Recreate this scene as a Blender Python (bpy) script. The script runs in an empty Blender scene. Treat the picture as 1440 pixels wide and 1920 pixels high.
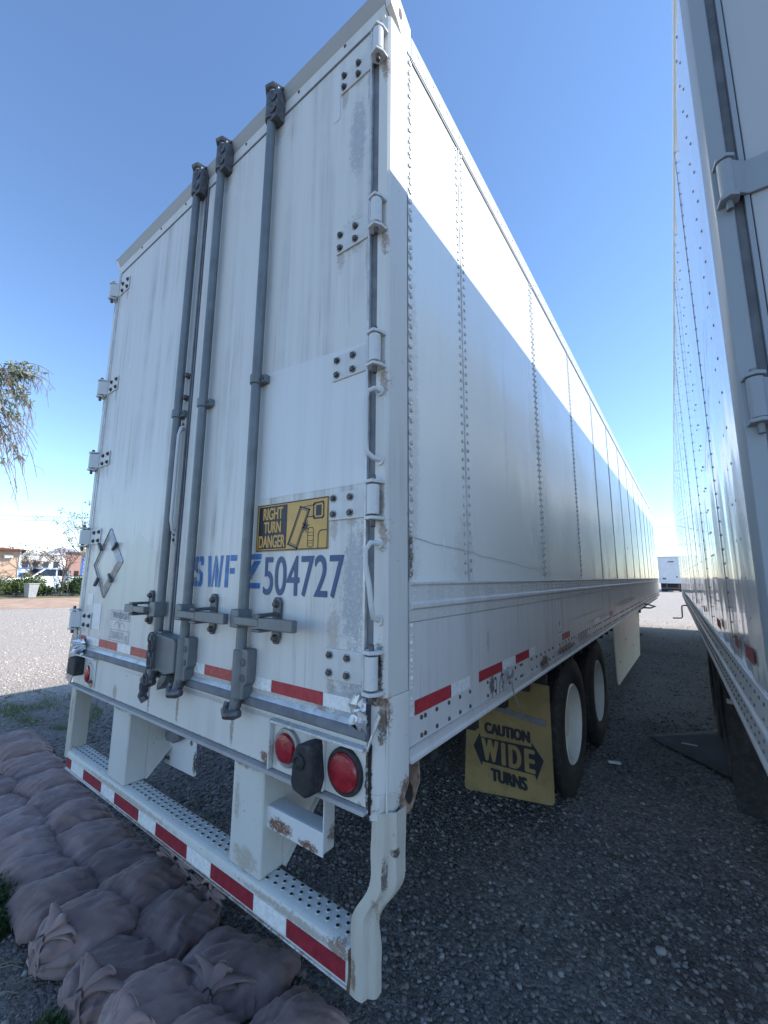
import bpy, bmesh, math, random
import numpy as np
from mathutils import Vector, Matrix, noise

random.seed(7); rng = np.random.default_rng(7)
R = math.radians
S = bpy.context.scene
COL = S.collection

# ------------------------------------------------------------------ camera
cam_d = bpy.data.cameras.new('camera'); cam = bpy.data.objects.new('camera', cam_d); COL.objects.link(cam)
S.camera = cam
cam_d.sensor_fit = 'HORIZONTAL'; cam_d.sensor_width = 36.0; cam_d.lens = 767.74 / 1440 * 36
cam_d.clip_start = 0.05; cam_d.clip_end = 12000
CP = Vector((2.0782, -1.0870, 1.6623)); YAW, PIT, ROL = -0.6302769, 0.1548127, 0.0067772
fw = Vector((math.sin(YAW)*math.cos(PIT), math.cos(YAW)*math.cos(PIT), math.sin(PIT)))
rt = fw.cross(Vector((0, 0, 1))).normalized(); up = rt.cross(fw)
r2 = rt*math.cos(ROL) + up*math.sin(ROL); u2 = -rt*math.sin(ROL) + up*math.cos(ROL)
m = Matrix((r2, u2, -fw)).transposed().to_4x4(); m.translation = CP
cam.matrix_world = m

# ------------------------------------------------------------------ light
SUN = Vector((1.0, 0.68, 0.92)).normalized()          # direction to the sun
EL = math.asin(SUN.z); AZ = math.atan2(SUN.x, SUN.y)   # azimuth clockwise from +Y
W = bpy.data.worlds.new('World'); S.world = W; W.use_nodes = True
wn = W.node_tree; wn.nodes.clear()
sky = wn.nodes.new('ShaderNodeTexSky'); sky.sky_type = 'NISHITA'; sky.sun_disc = False
sky.sun_elevation = EL; sky.sun_rotation = AZ; sky.altitude = 0; sky.air_density = 1.0; sky.dust_density = 0.0; sky.ozone_density = 4.8
bg = wn.nodes.new('ShaderNodeBackground'); bg.inputs['Strength'].default_value = 0.15
wo = wn.nodes.new('ShaderNodeOutputWorld')
wn.links.new(sky.outputs[0], bg.inputs[0]); wn.links.new(bg.outputs[0], wo.inputs[0])
sd = bpy.data.lights.new('sun', 'SUN'); sd.energy = 3.4; sd.angle = R(0.5); sd.color = (1.0, 0.955, 0.88)
so = bpy.data.objects.new('sun', sd); COL.objects.link(so); so.rotation_euler = (-SUN).to_track_quat('-Z', 'Y').to_euler()
so.location = (30, 20, 40)
vs = S.view_settings; vs.view_transform = 'Standard'; vs.look = 'None'; vs.gamma = 1; vs.use_curve_mapping = False
vs.exposure = 0.98

# ------------------------------------------------------------------ node helpers
class NT:
    def __init__(s, name):
        s.m = bpy.data.materials.new(name); s.m.use_nodes = True
        s.t = s.m.node_tree; s.t.nodes.clear()
        s.out = s.t.nodes.new('ShaderNodeOutputMaterial'); s.b = s.t.nodes.new('ShaderNodeBsdfPrincipled')
        s.t.links.new(s.b.outputs[0], s.out.inputs[0])
        s._c = None
    def put(s, sock, v):
        if isinstance(v, bpy.types.NodeSocket): s.t.links.new(v, sock)
        elif v is not None:
            if sock.type == 'RGBA' and not hasattr(v, '__len__'): v = (v, v, v, 1)
            if sock.type == 'RGBA' and len(v) == 3: v = (*v, 1)
            sock.default_value = v
    def node(s, typ, ins=(), out=0, **props):
        n = s.t.nodes.new(typ)
        for k, v in props.items(): setattr(n, k, v)
        items = ins.items() if isinstance(ins, dict) else enumerate(ins)
        for k, v in items:
            if v is not None: s.put(n.inputs[k], v)
        return n.outputs[out]
    def co(s):
        if s._c is None: s._c = s.node('ShaderNodeTexCoord', out='Object')
        return s._c
    def vmul(s, v, f): return s.node('ShaderNodeVectorMath', (v, f), operation='MULTIPLY')
    def math(s, op, a, b=None, clamp=False): return s.node('ShaderNodeMath', (a, b), operation=op, use_clamp=clamp)
    def noise(s, scale, detail=4, rough=.55, vec=None, stretch=None, out=0):
        v = vec or s.co()
        if stretch: v = s.vmul(v, stretch)
        return s.node('ShaderNodeTexNoise', {'Vector': v, 'Scale': scale, 'Detail': detail, 'Roughness': rough}, out=out)
    def ramp(s, f, lo, hi, a=0.0, b=1.0):
        return s.node('ShaderNodeMapRange', (f, lo, hi, a, b), interpolation_type='SMOOTHSTEP')
    def mix(s, f, a, b):
        n = s.t.nodes.new('ShaderNodeMix'); n.data_type = 'RGBA'
        s.put(n.inputs[0], f); s.put(n.inputs[6], a); s.put(n.inputs[7], b); return n.outputs[2]
    def mulc(s, a, b):
        n = s.t.nodes.new('ShaderNodeMix'); n.data_type = 'RGBA'; n.blend_type = 'MULTIPLY'
        s.put(n.inputs[0], 1.0); s.put(n.inputs[6], a); s.put(n.inputs[7], b); return n.outputs[2]
    def bump(s, h, strength=.2, dist=.01, prev=None):
        o = s.node('ShaderNodeBump', {'Strength': strength, 'Distance': dist, 'Height': h})
        if prev is not None: s.t.links.new(prev, o.node.inputs['Normal'])
        s.t.links.new(o, s.b.inputs['Normal']); return o
    def set(s, **k):
        for n, v in k.items(): s.put(s.b.inputs[n.replace('_', ' ')], v)
        return s.m
    def spot(s, c, r, warp=.7, wscale=30, soft=.4):
        """ellipsoidal stain mask with a ragged edge"""
        d = s.node('ShaderNodeVectorMath', (s.co(), c), operation='SUBTRACT')
        d = s.node('ShaderNodeVectorMath', (d, r), operation='DIVIDE')
        l = s.node('ShaderNodeVectorMath', (d,), operation='LENGTH', out=1)
        l = s.math('ADD', l, s.math('MULTIPLY', s.math('SUBTRACT', s.noise(wscale, 6, .7), .5), warp * 2.4))
        l = s.math('ADD', l, s.math('MULTIPLY', s.math('SUBTRACT', s.noise(wscale*4, 4, .7), .5), warp * 1.3))
        return s.math('MULTIPLY', s.ramp(l, 1.0, 1.0 - soft), s.ramp(s.noise(wscale*2.3, 5, .7), .3, .52, .25, 1.0))

def plain(name, col, rough=.5, metal=0.0, var=.12, scale=8, bump=0.0, bscale=60, coat=0.0, spec=None, dirt=None):
    n = NT(name)
    f = n.noise(scale, 5)
    c = n.mix(n.ramp(f, .3, .7), tuple(x*(1-var) for x in col), tuple(min(1, x*(1+var)) for x in col))
    if dirt: c = n.mix(n.math('MULTIPLY', n.ramp(n.noise(scale*2.3, 6), .48, .72), dirt[1]), c, dirt[0])
    n.set(Base_Color=c, Roughness=rough, Metallic=metal)
    if coat: n.set(Coat_Weight=coat, Coat_Roughness=.08)
    if spec is not None: n.set(Specular_IOR_Level=spec)
    if bump: n.bump(n.noise(bscale, 4), bump, .005)
    return n.m

RUST = (.16, .065, .028); DKRUST = (.045, .024, .016)

def paint(name, base=(.72, .74, .74), grime=(.36, .36, .35), amt=.6, rough=.42, sy=(22, 22, .9), spots=.5, stains=(), coat=0.0, wavy=0.0, wscale=(1, 2.2, .9), chip=0.0):
    n = NT(name)
    big = n.noise(1.3, 4, .6)
    st = n.noise(1.0, 6, .66, stretch=tuple(v*.45 for v in sy))
    st2 = n.noise(1.0, 6, .66, stretch=tuple(v*2.2 for v in sy))
    f = n.math('MULTIPLY', n.ramp(st, .40, .80), n.ramp(big, .36, .66, .1, 1.0))
    m2 = n.ramp(n.noise(2.3, 4, .6, stretch=(1.6, 1.6, .6)), .42, .66)
    f = n.math('ADD', n.math('MULTIPLY', f, amt), n.math('MULTIPLY', n.math('MULTIPLY', n.ramp(st2, .52, .74), m2), amt*.8), True)
    c = n.mix(f, base, grime)
    c = n.mix(n.math('MULTIPLY', n.ramp(n.noise(2.1, 3), .5, .8), .25), c, tuple(x*.86 for x in base))
    if spots:
        sp = n.ramp(n.noise(85, 3, .6), .66, .74)
        sp = n.math('MULTIPLY', sp, n.ramp(n.noise(3.3, 3), .45, .7))
        c = n.mix(n.math('MULTIPLY', sp, spots), c, (.12, .10, .09))
    if chip:
        ch = n.ramp(n.noise(16, 6, .7), .66, .70)
        c = n.mix(n.math('MULTIPLY', ch, chip), c, RUST)
    for (cc, rr, col, k) in stains:
        c = n.mix(n.math('MULTIPLY', n.spot(cc, rr), k), c, col)
    n.set(Base_Color=c, Roughness=n.ramp(f, 0, 1, rough, min(1, rough+.25)))
    if coat: n.set(Coat_Weight=coat, Coat_Roughness=.06)
    h = n.noise(140, 3)
    b = n.bump(h, .03, .002)
    if wavy:
        b2 = n.bump(n.noise(1.0, 2, .45, stretch=wscale), wavy, .05, b)
        if coat: n.t.links.new(b2, n.b.inputs['Coat Normal'])
    return n.m

# ------------------------------------------------------------------ mesh helpers
class MB:
    def __init__(s): s.v = []; s.f = []; s.mi = []
    def add(s, vs, fs, mi=0):
        o = len(s.v); s.v += [tuple(v) for v in vs]; s.f += [tuple(i+o for i in f) for f in fs]; s.mi += [mi]*len(fs); return s
    def box(s, x0, x1, y0, y1, z0, z1, mi=0):
        x0, x1 = min(x0, x1), max(x0, x1); y0, y1 = min(y0, y1), max(y0, y1); z0, z1 = min(z0, z1), max(z0, z1)
        v = [(x, y, z) for z in (z0, z1) for y in (y0, y1) for x in (x0, x1)]
        return s.add(v, [(0, 2, 3, 1), (4, 5, 7, 6), (0, 1, 5, 4), (2, 6, 7, 3), (0, 4, 6, 2), (1, 3, 7, 5)], mi)
    def prism(s, poly, axis, a, b, mi=0):
        """extrude a 2D polygon along axis x/y/z from a to b; 2D order is (y,z), (x,z) or (x,y)"""
        def p3(p, t): return (t, p[0], p[1]) if axis == 0 else (p[0], t, p[1]) if axis == 1 else (p[0], p[1], t)
        n = len(poly); v = [p3(p, a) for p in poly] + [p3(p, b) for p in poly]
        f = [tuple(range(n))[::-1], tuple(range(n, 2*n))] + [(i, (i+1) % n, n+(i+1) % n, n+i) for i in range(n)]
        return s.add(v, f, mi)
    def tube(s, path, r, n=10, mi=0, caps=True):
        path = [Vector(p) for p in path]; rs = r if hasattr(r, '__len__') else [r]*len(path)
        T = [(path[min(i+1, len(path)-1)] - path[max(i-1, 0)]).normalized() for i in range(len(path))]
        ref = Vector((0, 0, 1)) if abs(T[0].z) < .9 else Vector((1, 0, 0))
        u = T[0].cross(ref).normalized(); vs = []
        for i, p in enumerate(path):
            u = (u - T[i]*u.dot(T[i])).normalized(); w = T[i].cross(u)
            vs += [p + (u*math.cos(2*math.pi*k/n) + w*math.sin(2*math.pi*k/n))*rs[i] for k in range(n)]
        fs = [(i*n+k, i*n+(k+1) % n, (i+1)*n+(k+1) % n, (i+1)*n+k) for i in range(len(path)-1) for k in range(n)]
        if caps: fs += [tuple(range(n))[::-1], tuple(range((len(path)-1)*n, len(path)*n))]
        return s.add(vs, fs, mi)
    def lathe(s, prof, c, axis=0, n=40, mi=0):
        """prof: (radius, offset along axis)"""
        vs = []
        for r, o in prof:
            for k in range(n):
                a = 2*math.pi*k/n; q = (o, r*math.cos(a), r*math.sin(a))
                if axis == 1: q = (r*math.cos(a), o, r*math.sin(a))
                if axis == 2: q = (r*math.cos(a), r*math.sin(a), o)
                vs.append((c[0]+q[0], c[1]+q[1], c[2]+q[2]))
        m_ = len(prof)
        fs = [(i*n+k, i*n+(k+1) % n, (i+1)*n+(k+1) % n, (i+1)*n+k) for i in range(m_-1) for k in range(n)]
        return s.add(vs, fs, mi)
    def dome(s, c, nrm, r, h=None, n=8, mi=0):
        nrm = Vector(nrm).normalized(); h = h or r*.6
        u = nrm.orthogonal().normalized(); w = nrm.cross(u); c = Vector(c); vs = []
        for rr, hh in ((r, 0), (r*.8, h*.7)):
            vs += [c + nrm*hh + (u*math.cos(2*math.pi*k/n)+w*math.sin(2*math.pi*k/n))*rr for k in range(n)]
        vs.append(c + nrm*h)
        return s.add(vs, [(k, (k+1) % n, n+(k+1) % n, n+k) for k in range(n)] + [(n+k, n+(k+1) % n, 2*n) for k in range(n)], mi)
    def build(s, name, mats, parent=None, bevel=0, smooth=True, angle=35, fix=True, segs=2):
        me = bpy.data.meshes.new(name); me.from_pydata(s.v, [], s.f)
        if not isinstance(mats, (list, tuple)): mats = [mats]
        for m_ in mats: me.materials.append(m_)
        if any(s.mi): me.polygons.foreach_set('material_index', s.mi)
        if fix:
            bm = bmesh.new(); bm.from_mesh(me); bmesh.ops.recalc_face_normals(bm, faces=bm.faces); bm.to_mesh(me); bm.free()
        return link(name, me, parent, bevel, smooth, angle, segs)

def link(name, me, parent=None, bevel=0, smooth=True, angle=35, segs=2):
    if smooth:
        me.shade_smooth() if hasattr(me, 'shade_smooth') else me.polygons.foreach_set('use_smooth', [True]*len(me.polygons))
        if angle: me.set_sharp_from_angle(angle=R(angle))
    me.update()
    o = bpy.data.objects.new(name, me); COL.objects.link(o)
    if parent is not None: o.parent = parent
    if bevel:
        b = o.modifiers.new('bevel', 'BEVEL'); b.width = bevel; b.segments = segs; b.limit_method = 'ANGLE'; b.angle_limit = R(40); b.harden_normals = True
    return o

def empty(name, loc=(0, 0, 0), rz=0, label=None, cat=None, group=None):
    o = bpy.data.objects.new(name, None); COL.objects.link(o); o.location = loc; o.rotation_euler = (0, 0, rz); o.empty_display_size = .2
    tag(o, label, cat, group); return o
def tag(o, label=None, cat=None, group=None, kind=None):
    if label: o['label'] = label
    if cat: o['category'] = cat
    if group: o['group'] = group
    if kind: o['kind'] = kind
    return o
def stuff(o): o['kind'] = 'stuff'; return o
def copy_tree(o, parent=None):
    c = o.copy(); COL.objects.link(c); c.parent = parent
    for ch in [x for x in bpy.data.objects if x.parent == o]: copy_tree(ch, c)
    return c

# flat print -------------------------------------------------------
def text2d(body, weight=0.0):
    cu = bpy.data.curves.new('t', 'FONT'); cu.body = body; cu.size = 1; cu.offset = weight; cu.fill_mode = 'FRONT'; cu.resolution_u = 6
    ob = bpy.data.objects.new('t', cu); COL.objects.link(ob)
    dg = bpy.context.evaluated_depsgraph_get(); me = bpy.data.meshes.new_from_object(ob.evaluated_get(dg))
    v = np.array([tuple(x.co)[:2] for x in me.vertices]); f = [tuple(p.vertices) for p in me.polygons]
    bpy.data.objects.remove(ob); bpy.data.curves.remove(cu); bpy.data.meshes.remove(me)
    return v, f
def fit_text(mb, body, x0, x1, z0, z1, T, bold=0.0, mi=0):
    """outline lettering fitted to a box; bold thickens the strokes by stacking shifted copies a hair apart"""
    v, f = text2d(body); lo, hi = v.min(0), v.max(0); u = (v - lo)/(hi - lo)
    px = x0+bold + u[:, 0]*(x1-x0-2*bold); pz = z0+bold*.5 + u[:, 1]*(z1-z0-bold)
    offs = [(0, 0)] if not bold else [(0, 0), (-bold, 0), (bold, 0), (-bold*.5, bold*.5), (bold*.5, -bold*.5), (bold*.5, bold*.5), (-bold*.5, -bold*.5)]
    for k, (dx, dz) in enumerate(offs):
        w = [T(a, c) for a, c in zip(px+dx, pz+dz)]
        mb.add([(q[0], q[1]-.00012*k, q[2]) for q in w], f, mi)
def poly2d(mb, pts, T, mi=0): mb.add([T(a, b) for a, b in pts], [tuple(range(len(pts)))], mi)
def stroke2d(mb, pts, w, T, closed=False, mi=0):
    n = len(pts); seg = n if closed else n-1
    for i in range(seg):
        a = Vector(pts[i]); b = Vector(pts[(i+1) % n]); d = (b-a).normalized(); p = Vector((-d.y, d.x))*w/2; d = d*w*.45
        poly2d(mb, [a-d+p, a-d-p, b+d-p, b+d+p], T, mi)

# ------------------------------------------------------------------ materials
door_stains = [((1.165, 0, 1.62), (.07, .3, .24), (.33, .35, .39), .85), ((1.19, 0, 1.22), (.16, .3, .13), (.33, .36, .41), .8), ((1.14, 0, 3.45), (.05, .3, .22), (.36, .37, .39), .75),
    ((1.07, 0, 1.47), (.035, .3, .1), (.34, .27, .22), .5), ((1.02, 0, 1.22), (.03, .3, .03), (.2, .16, .13), .8), ((-.05, 0, 1.75), (.018, .3, .45), (.3, .25, .22), .55),
    ((-1.2, 0, 2.7), (.06, .3, .35), (.4, .38, .38), .6), ((-.75, 0, 1.58), (.3, .3, .16), (.52, .54, .45), .5), ((-1.18, 0, 1.9), (.05, .3, .3), (.42, .38, .36), .6), ((1.13, 0, 3.0), (.08, .3, .09), (.36, .33, .31), .6)]
frame_stains = [((1.27, .02, 1.38), (.02, .06, .09), DKRUST, .95), ((1.262, .0, 1.27), (.05, .05, .018), DKRUST, .95), ((1.27, .03, 1.2), (.02, .05, .06), DKRUST, .85), ((1.29, .11, .97), (.03, .05, .07), RUST, .9),
    ((1.235, 0, 1.04), (.012, .06, .12), (.02, .016, .014), .95), ((.735, 0, .985), (.035, .1, .025), RUST, .9), ((-.93, 0, 1.0), (.05, .1, .035), RUST, .95), ((.52, 0, 1.05), (.014, .1, .09), RUST, .6), ((-.2, 0, 1.05), (.014, .1, .09), RUST, .75),
    ((.085, 0, 1.06), (.014, .1, .09), RUST, .6), ((-.97, 0, 1.08), (.035, .1, .05), (.2, .15, .12), .7), ((1.27, 0, 1.9), (.02, .05, .05), RUST, .55), ((1.27, 0, 3.72), (.02, .06, .05), RUST, .4), ((.8, 0, 1.02), (.02, .1, .05), RUST, .4)]
for z_ in (3.785, 3.0, 2.452, 1.912, 1.364):
    for s_ in (1, -1):
        door_stains += [((s_*1.062, 0, z_-.07), (.022, .3, .075), (.30, .245, .21), .55), ((s_*1.145, 0, z_-.01), (.04, .3, .075), (.33, .28, .25), .5), ((s_*1.205, 0, z_-.13), (.02, .3, .11), (.27, .25, .24), .55)]
        frame_stains += [((s_*1.28, .01, z_-.11), (.018, .05, .07), (.22, .13, .08), .7)]
for x_ in (-.09, .165, .6): door_stains += [((x_, 0, 1.30), (.07, .3, .1), (.33, .31, .29), .5), ((x_, 0, 3.86), (.06, .3, .09), (.28, .27, .26), .55)]
door_stains += [((0, 0, 1.215), (1.3, .3, .028), (.33, .30, .27), .55), ((.5, 0, 1.24), (.02, .3, .05), (.2, .15, .12), .5), ((-.9, 0, 1.24), (.02, .3, .04), (.2, .15, .12), .5)]
frame_stains += [((0, 0, .955), (1.3, .1, .014), (.2, .13, .09), .7), ((.3, 0, 1.13), (.9, .1, .012), (.3, .27, .24), .5), ((-.6, 0, 1.0), (.03, .1, .05), RUST, .5), ((1.0, 0, .97), (.05, .1, .02), RUST, .7)]
M = {}
M['door'] = paint('door_paint', (.655, .65, .62), (.30, .285, .265), 1.0, .4, (26, 26, .8), .8, door_stains)
M['frame'] = paint('frame_paint', (.64, .635, .60), (.40, .37, .33), .5, .45, (20, 20, 1.2), .9, frame_stains, chip=.55)
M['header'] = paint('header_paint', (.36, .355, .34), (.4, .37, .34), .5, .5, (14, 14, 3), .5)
M['patch'] = paint('patch_film', (.67, .675, .665), (.48, .475, .47), .45, .3, (26, 26, .8), .2)
M['side'] = paint('side_paint', (.82, .835, .79), (.60, .605, .57), .5, .24, (3, 16, .5), .45, [((1.3, .17, 2.2), (.1, .05, .7), (.55, .52, .47), .5), ((1.3, .6, 1.75), (.1, .12, .22), (.60, .58, .54), .5), ((1.3, 1.9, 1.8), (.1, .16, .3), (.62, .60, .56), .5), ((1.3, .15, 1.74), (.1, .02, .12), (.10, .07, .05), .9), ((1.3, 7.2, 2.3), (.1, .14, .3), (.25, .22, .2), .8), ((1.3, 1.2, 2.6), (.1, .03, .5), (.64, .63, .59), .5)], coat=.35, wavy=.22)
side_rust = [((1.3, 1.75, 1.12), (.1, .12, .045), (.10, .05, .035), .95), ((1.3, 2.35, 1.13), (.1, .35, .035), (.14, .07, .05), .9), ((1.3, 3.0, 1.15), (.1, .3, .03), (.15, .08, .06), .8), ((1.3, 4.2, 1.24), (.1, 1.0, .03), (.2, .16, .14), .8), ((1.3, 6.5, 1.3), (.1, 1.6, .05), (.22, .17, .15), .75), ((1.3, 3.4, 1.32), (.1, 1.0, .012), (.25, .23, .22), .6), ((1.3, .83, 1.36), (.1, .022, .06), (.36, .37, .37), .6), ((1.3, .86, 1.16), (.06, .035, .06), (.05, .045, .04), .9)]
M['rail'] = paint('rail_aluminium', (.64, .625, .605), (.36, .345, .33), .8, .4, (3, 24, 1.0), .6, side_rust)
M['trim'] = plain('trim_aluminium', (.58, .59, .59), .38, .35, .15, 12, .05, 80, dirt=((.3, .28, .26), .5))
M['steel'] = plain('galvanised_steel', (.175, .195, .205), .5, .35, .12, 5, .06, 90, dirt=((.11, .10, .09), .35))
M['dksteel'] = plain('worn_cast_steel', (.13, .135, .145), .55, .5, .3, 30, .25, 70, dirt=((.09, .05, .035), .6))
M['rubber'] = plain('black_rubber', (.022, .023, .026), .7, 0, .3, 20, .15, 90, dirt=((.09, .085, .08), .4))
M['gasket'] = plain('grey_gasket', (.16, .17, .19), .6, 0, .2, 14)
M['hinge'] = paint('hinge_paint', (.60, .61, .60), (.4, .36, .33), .5, .42, (30, 30, 8), .9, chip=.35)
M['bolt'] = plain('bolt_steel', (.11, .105, .105), .55, .5, .35, 60, dirt=((.12, .055, .03), .6))
M['white'] = paint('bumper_paint', (.60, .61, .58), (.40, .35, .28), .7, .45, (9, 9, 4), 1.0, [((1.12, .0, .535), (.06, .06, .025), RUST, .8), ((.9, .0, .53), (.35, .03, .012), (.33, .28, .22), .7), ((-.4, .0, .53), (.6, .03, .012), (.33, .28, .22), .7), ((.62, .01, .94), (.09, .04, .03), RUST, .7), ((-.51, .01, .94), (.09, .04, .03), RUST, .7), ((.2, 0, .452), (.9, .03, .01), RUST, .7), ((.64, .01, .60), (.08, .04, .05), (.36, .30, .22), .6), ((.57, .01, .78), (.02, .03, .09), (.34, .29, .23), .6)], chip=.8)
M['yellowwhite'] = paint('bent_post_paint', (.52, .50, .44), (.34, .29, .22), .75, .45, (25, 25, 2.0), 1.0, [((1.3, .05, .84), (.02, .015, .015), DKRUST, .9), ((1.28, .02, .79), (.006, .03, .05), DKRUST, .8), ((1.25, 0, .68), (.008, .05, .05), (.3, .24, .18), .7), ((1.19, 0, .5), (.012, .05, .05), RUST, .7), ((-1.22, .01, .8), (.02, .03, .1), (.3, .25, .19), .7)], chip=.7)
M['red'] = plain('reflective_red', (.42, .035, .05), .35, 0, .2, 30, .1, 300, dirt=((.30, .09, .08), .5))
M['shadered'] = plain('shaded_bumper_red', (.27, .02, .035), .4, 0, .2, 30, .1, 300, dirt=((.2, .05, .05), .4))  # tape red with the bumper's deep shade darkened into its colour
M['redfade'] = plain('faded_reflective_red', (.42, .06, .055), .45, 0, .2, 30, .1, 300, dirt=((.50, .26, .23), .5))
M['silver'] = plain('reflective_white', (.80, .81, .80), .35, 0, .1, 40, .15, 300, dirt=((.5, .47, .43), .5))
M['lamp'] = plain('red_lamp_lens', (.30, .012, .022), .12, 0, .25, 40, .3, 120, coat=.6)
M['yellow'] = plain('yellow_sign', (.60, .345, .08), .45, 0, .08, 10, dirt=((.42, .27, .1), .35))
M['flapyellow'] = plain('yellow_flap', (.285, .215, .095), .6, 0, .12, 6, .06, 50, dirt=((.18, .13, .055), .5))
M['navy'] = plain('navy_print', (.014, .017, .028), .5, 0, .15, 20)
M['blue'] = plain('blue_print', (.022, .075, .19), .45, 0, .1, 30)
M['ltblue'] = plain('stencil_blue', (.05, .17, .42), .55, 0, .25, 30)
M['sticker'] = plain('sticker_white', (.72, .74, .74), .4, 0, .05, 30)
M['inkgrey'] = plain('faded_ink', (.33, .35, .37), .5, 0, .2, 40)
M['fab_grey'] = plain('tarnished_metal', (.36, .36, .355), .45, .4, .25, 20, dirt=((.17, .13, .10), .7))
M['foil'] = plain('torn_aluminium', (.60, .61, .63), .42, .6, .1, 40, .6, 30)
M['under'] = plain('underbody_black', (.03, .03, .032), .75, 0, .3, 8)
M['rim'] = paint('wheel_paint', (.68, .68, .65), (.38, .33, .28), .5, .42, (4, 4, 4), .5)
M['tyre'] = plain('tyre_rubber', (.026, .026, .028), .72, 0, .25, 14, .12, 60, dirt=((.085, .08, .075), .45))
M['skirt'] = paint('skirt_panel', (.70, .68, .62), (.52, .49, .43), .4, .45, (2, 6, 3), .4)
M['rside'] = paint('gloss_white_side', (.77, .785, .79), (.64, .655, .665), .3, .13, (3, 10, .6), .15, coat=.65, wavy=.3, wscale=(1.0, 2.4, .75))
M['rrail'] = paint('right_rail', (.60, .60, .59), (.40, .39, .37), .6, .38, (3, 14, 2.0), .6)
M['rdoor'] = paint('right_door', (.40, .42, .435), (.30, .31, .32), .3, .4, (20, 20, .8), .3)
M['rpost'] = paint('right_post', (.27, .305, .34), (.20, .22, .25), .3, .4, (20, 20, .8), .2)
M['roof'] = plain('roof_sheet', (.62, .62, .60), .5, .1, .08, 3)

# ================================================================== SETTING
# ground
def ground_mat():
    n = NT('gravel_ground'); v = n.co()
    vor = n.node('ShaderNodeTexVoronoi', {'Vector': v, 'Scale': 48.0, 'Randomness': 1.0}, out='Color')
    vd = n.node('ShaderNodeTexVoronoi', {'Vector': v, 'Scale': 48.0, 'Randomness': 1.0}, out='Distance')
    vor2 = n.node('ShaderNodeTexVoronoi', {'Vector': v, 'Scale': 130.0}, out='Distance')
    hue = n.node('ShaderNodeSeparateColor', (vor,), out=0)
    c = n.mix(hue, (.135, .125, .115), (.34, .31, .28))
    c = n.mix(n.ramp(n.noise(30, 5), .45, .7, 0, .6), c, (.15, .128, .11))
    dirt = n.ramp(n.noise(.55, 5, .6), .5, .66)
    c = n.mix(n.math('MULTIPLY', dirt, .7), c, (.125, .10, .083))
    c = n.mix(n.ramp(n.noise(.12, 4), .35, .7, 0, .45), c, (.24, .205, .175))
    # sunlight painted into the colour: paler stone where the open yard is sunlit
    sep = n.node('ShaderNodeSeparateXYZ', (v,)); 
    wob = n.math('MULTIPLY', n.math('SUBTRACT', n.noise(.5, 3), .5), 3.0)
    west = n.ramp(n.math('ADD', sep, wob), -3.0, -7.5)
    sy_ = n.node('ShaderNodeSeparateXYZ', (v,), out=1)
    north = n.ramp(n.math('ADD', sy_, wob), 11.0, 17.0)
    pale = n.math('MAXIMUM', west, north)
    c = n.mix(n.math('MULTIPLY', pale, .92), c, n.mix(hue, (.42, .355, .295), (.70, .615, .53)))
    h = n.math('ADD', n.math('MULTIPLY', vd, -1.0), n.math('MULTIPLY', vor2, -.4))
    n.set(Base_Color=c, Roughness=.92, Specular_IOR_Level=.25); n.bump(h, .9, .02)
    return n.m
M['ground'] = ground_mat()
def sheet(name, pts, z, mat, label, cat):
    mb = MB(); mb.add([(x, y, z) for x, y in pts], [tuple(range(len(pts)))])
    o = mb.build(name, mat, smooth=False, fix=False); tag(o, label, cat, kind='structure'); return o
g = [(3000*math.cos(a), 3000*math.sin(a)) for a in np.linspace(0, 2*math.pi, 48, endpoint=False)]
sheet('ground', g, 0, M['ground'], 'grey gravel yard under and around the parked trailers', 'ground')

def path_pts(inner, outer): return inner + outer[::-1]
M['dirt'] = plain('tan_dirt', (.47, .31, .21), .95, 0, .2, 1.2, .3, 20, dirt=((.55, .45, .33), .5))
M['drygrass'] = plain('dry_grass_ground', (.20, .19, .09), .95, 0, .4, 2.5, .5, 30, dirt=((.33, .26, .16), .6))
M['asphalt'] = plain('street_asphalt', (.06, .06, .062), .9, 0, .15, 3)
def arc(r, w=0): return [(2.08 + (r+w*math.sin(a*9))*math.cos(a), -1.09 + (r+w*math.sin(a*9))*math.sin(a)) for a in np.linspace(R(125), R(200), 40)]
sheet('dirt_path', path_pts(arc(26, .25), arc(36.5, .4)), .004, M['dirt'], 'tan dirt strip between the sunlit gravel and the shrubs', 'dirt strip')
sheet('grass_verge', path_pts(arc(36.7, .4), arc(41.5, .3)), .008, M['drygrass'], 'dry shaded grass verge under the shrubs and young tree', 'verge')
sheet('street', path_pts(arc(41.7, .3), arc(72)), .004, M['asphalt'], 'street behind the shrubs where the white pickup stands', 'street')

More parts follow.
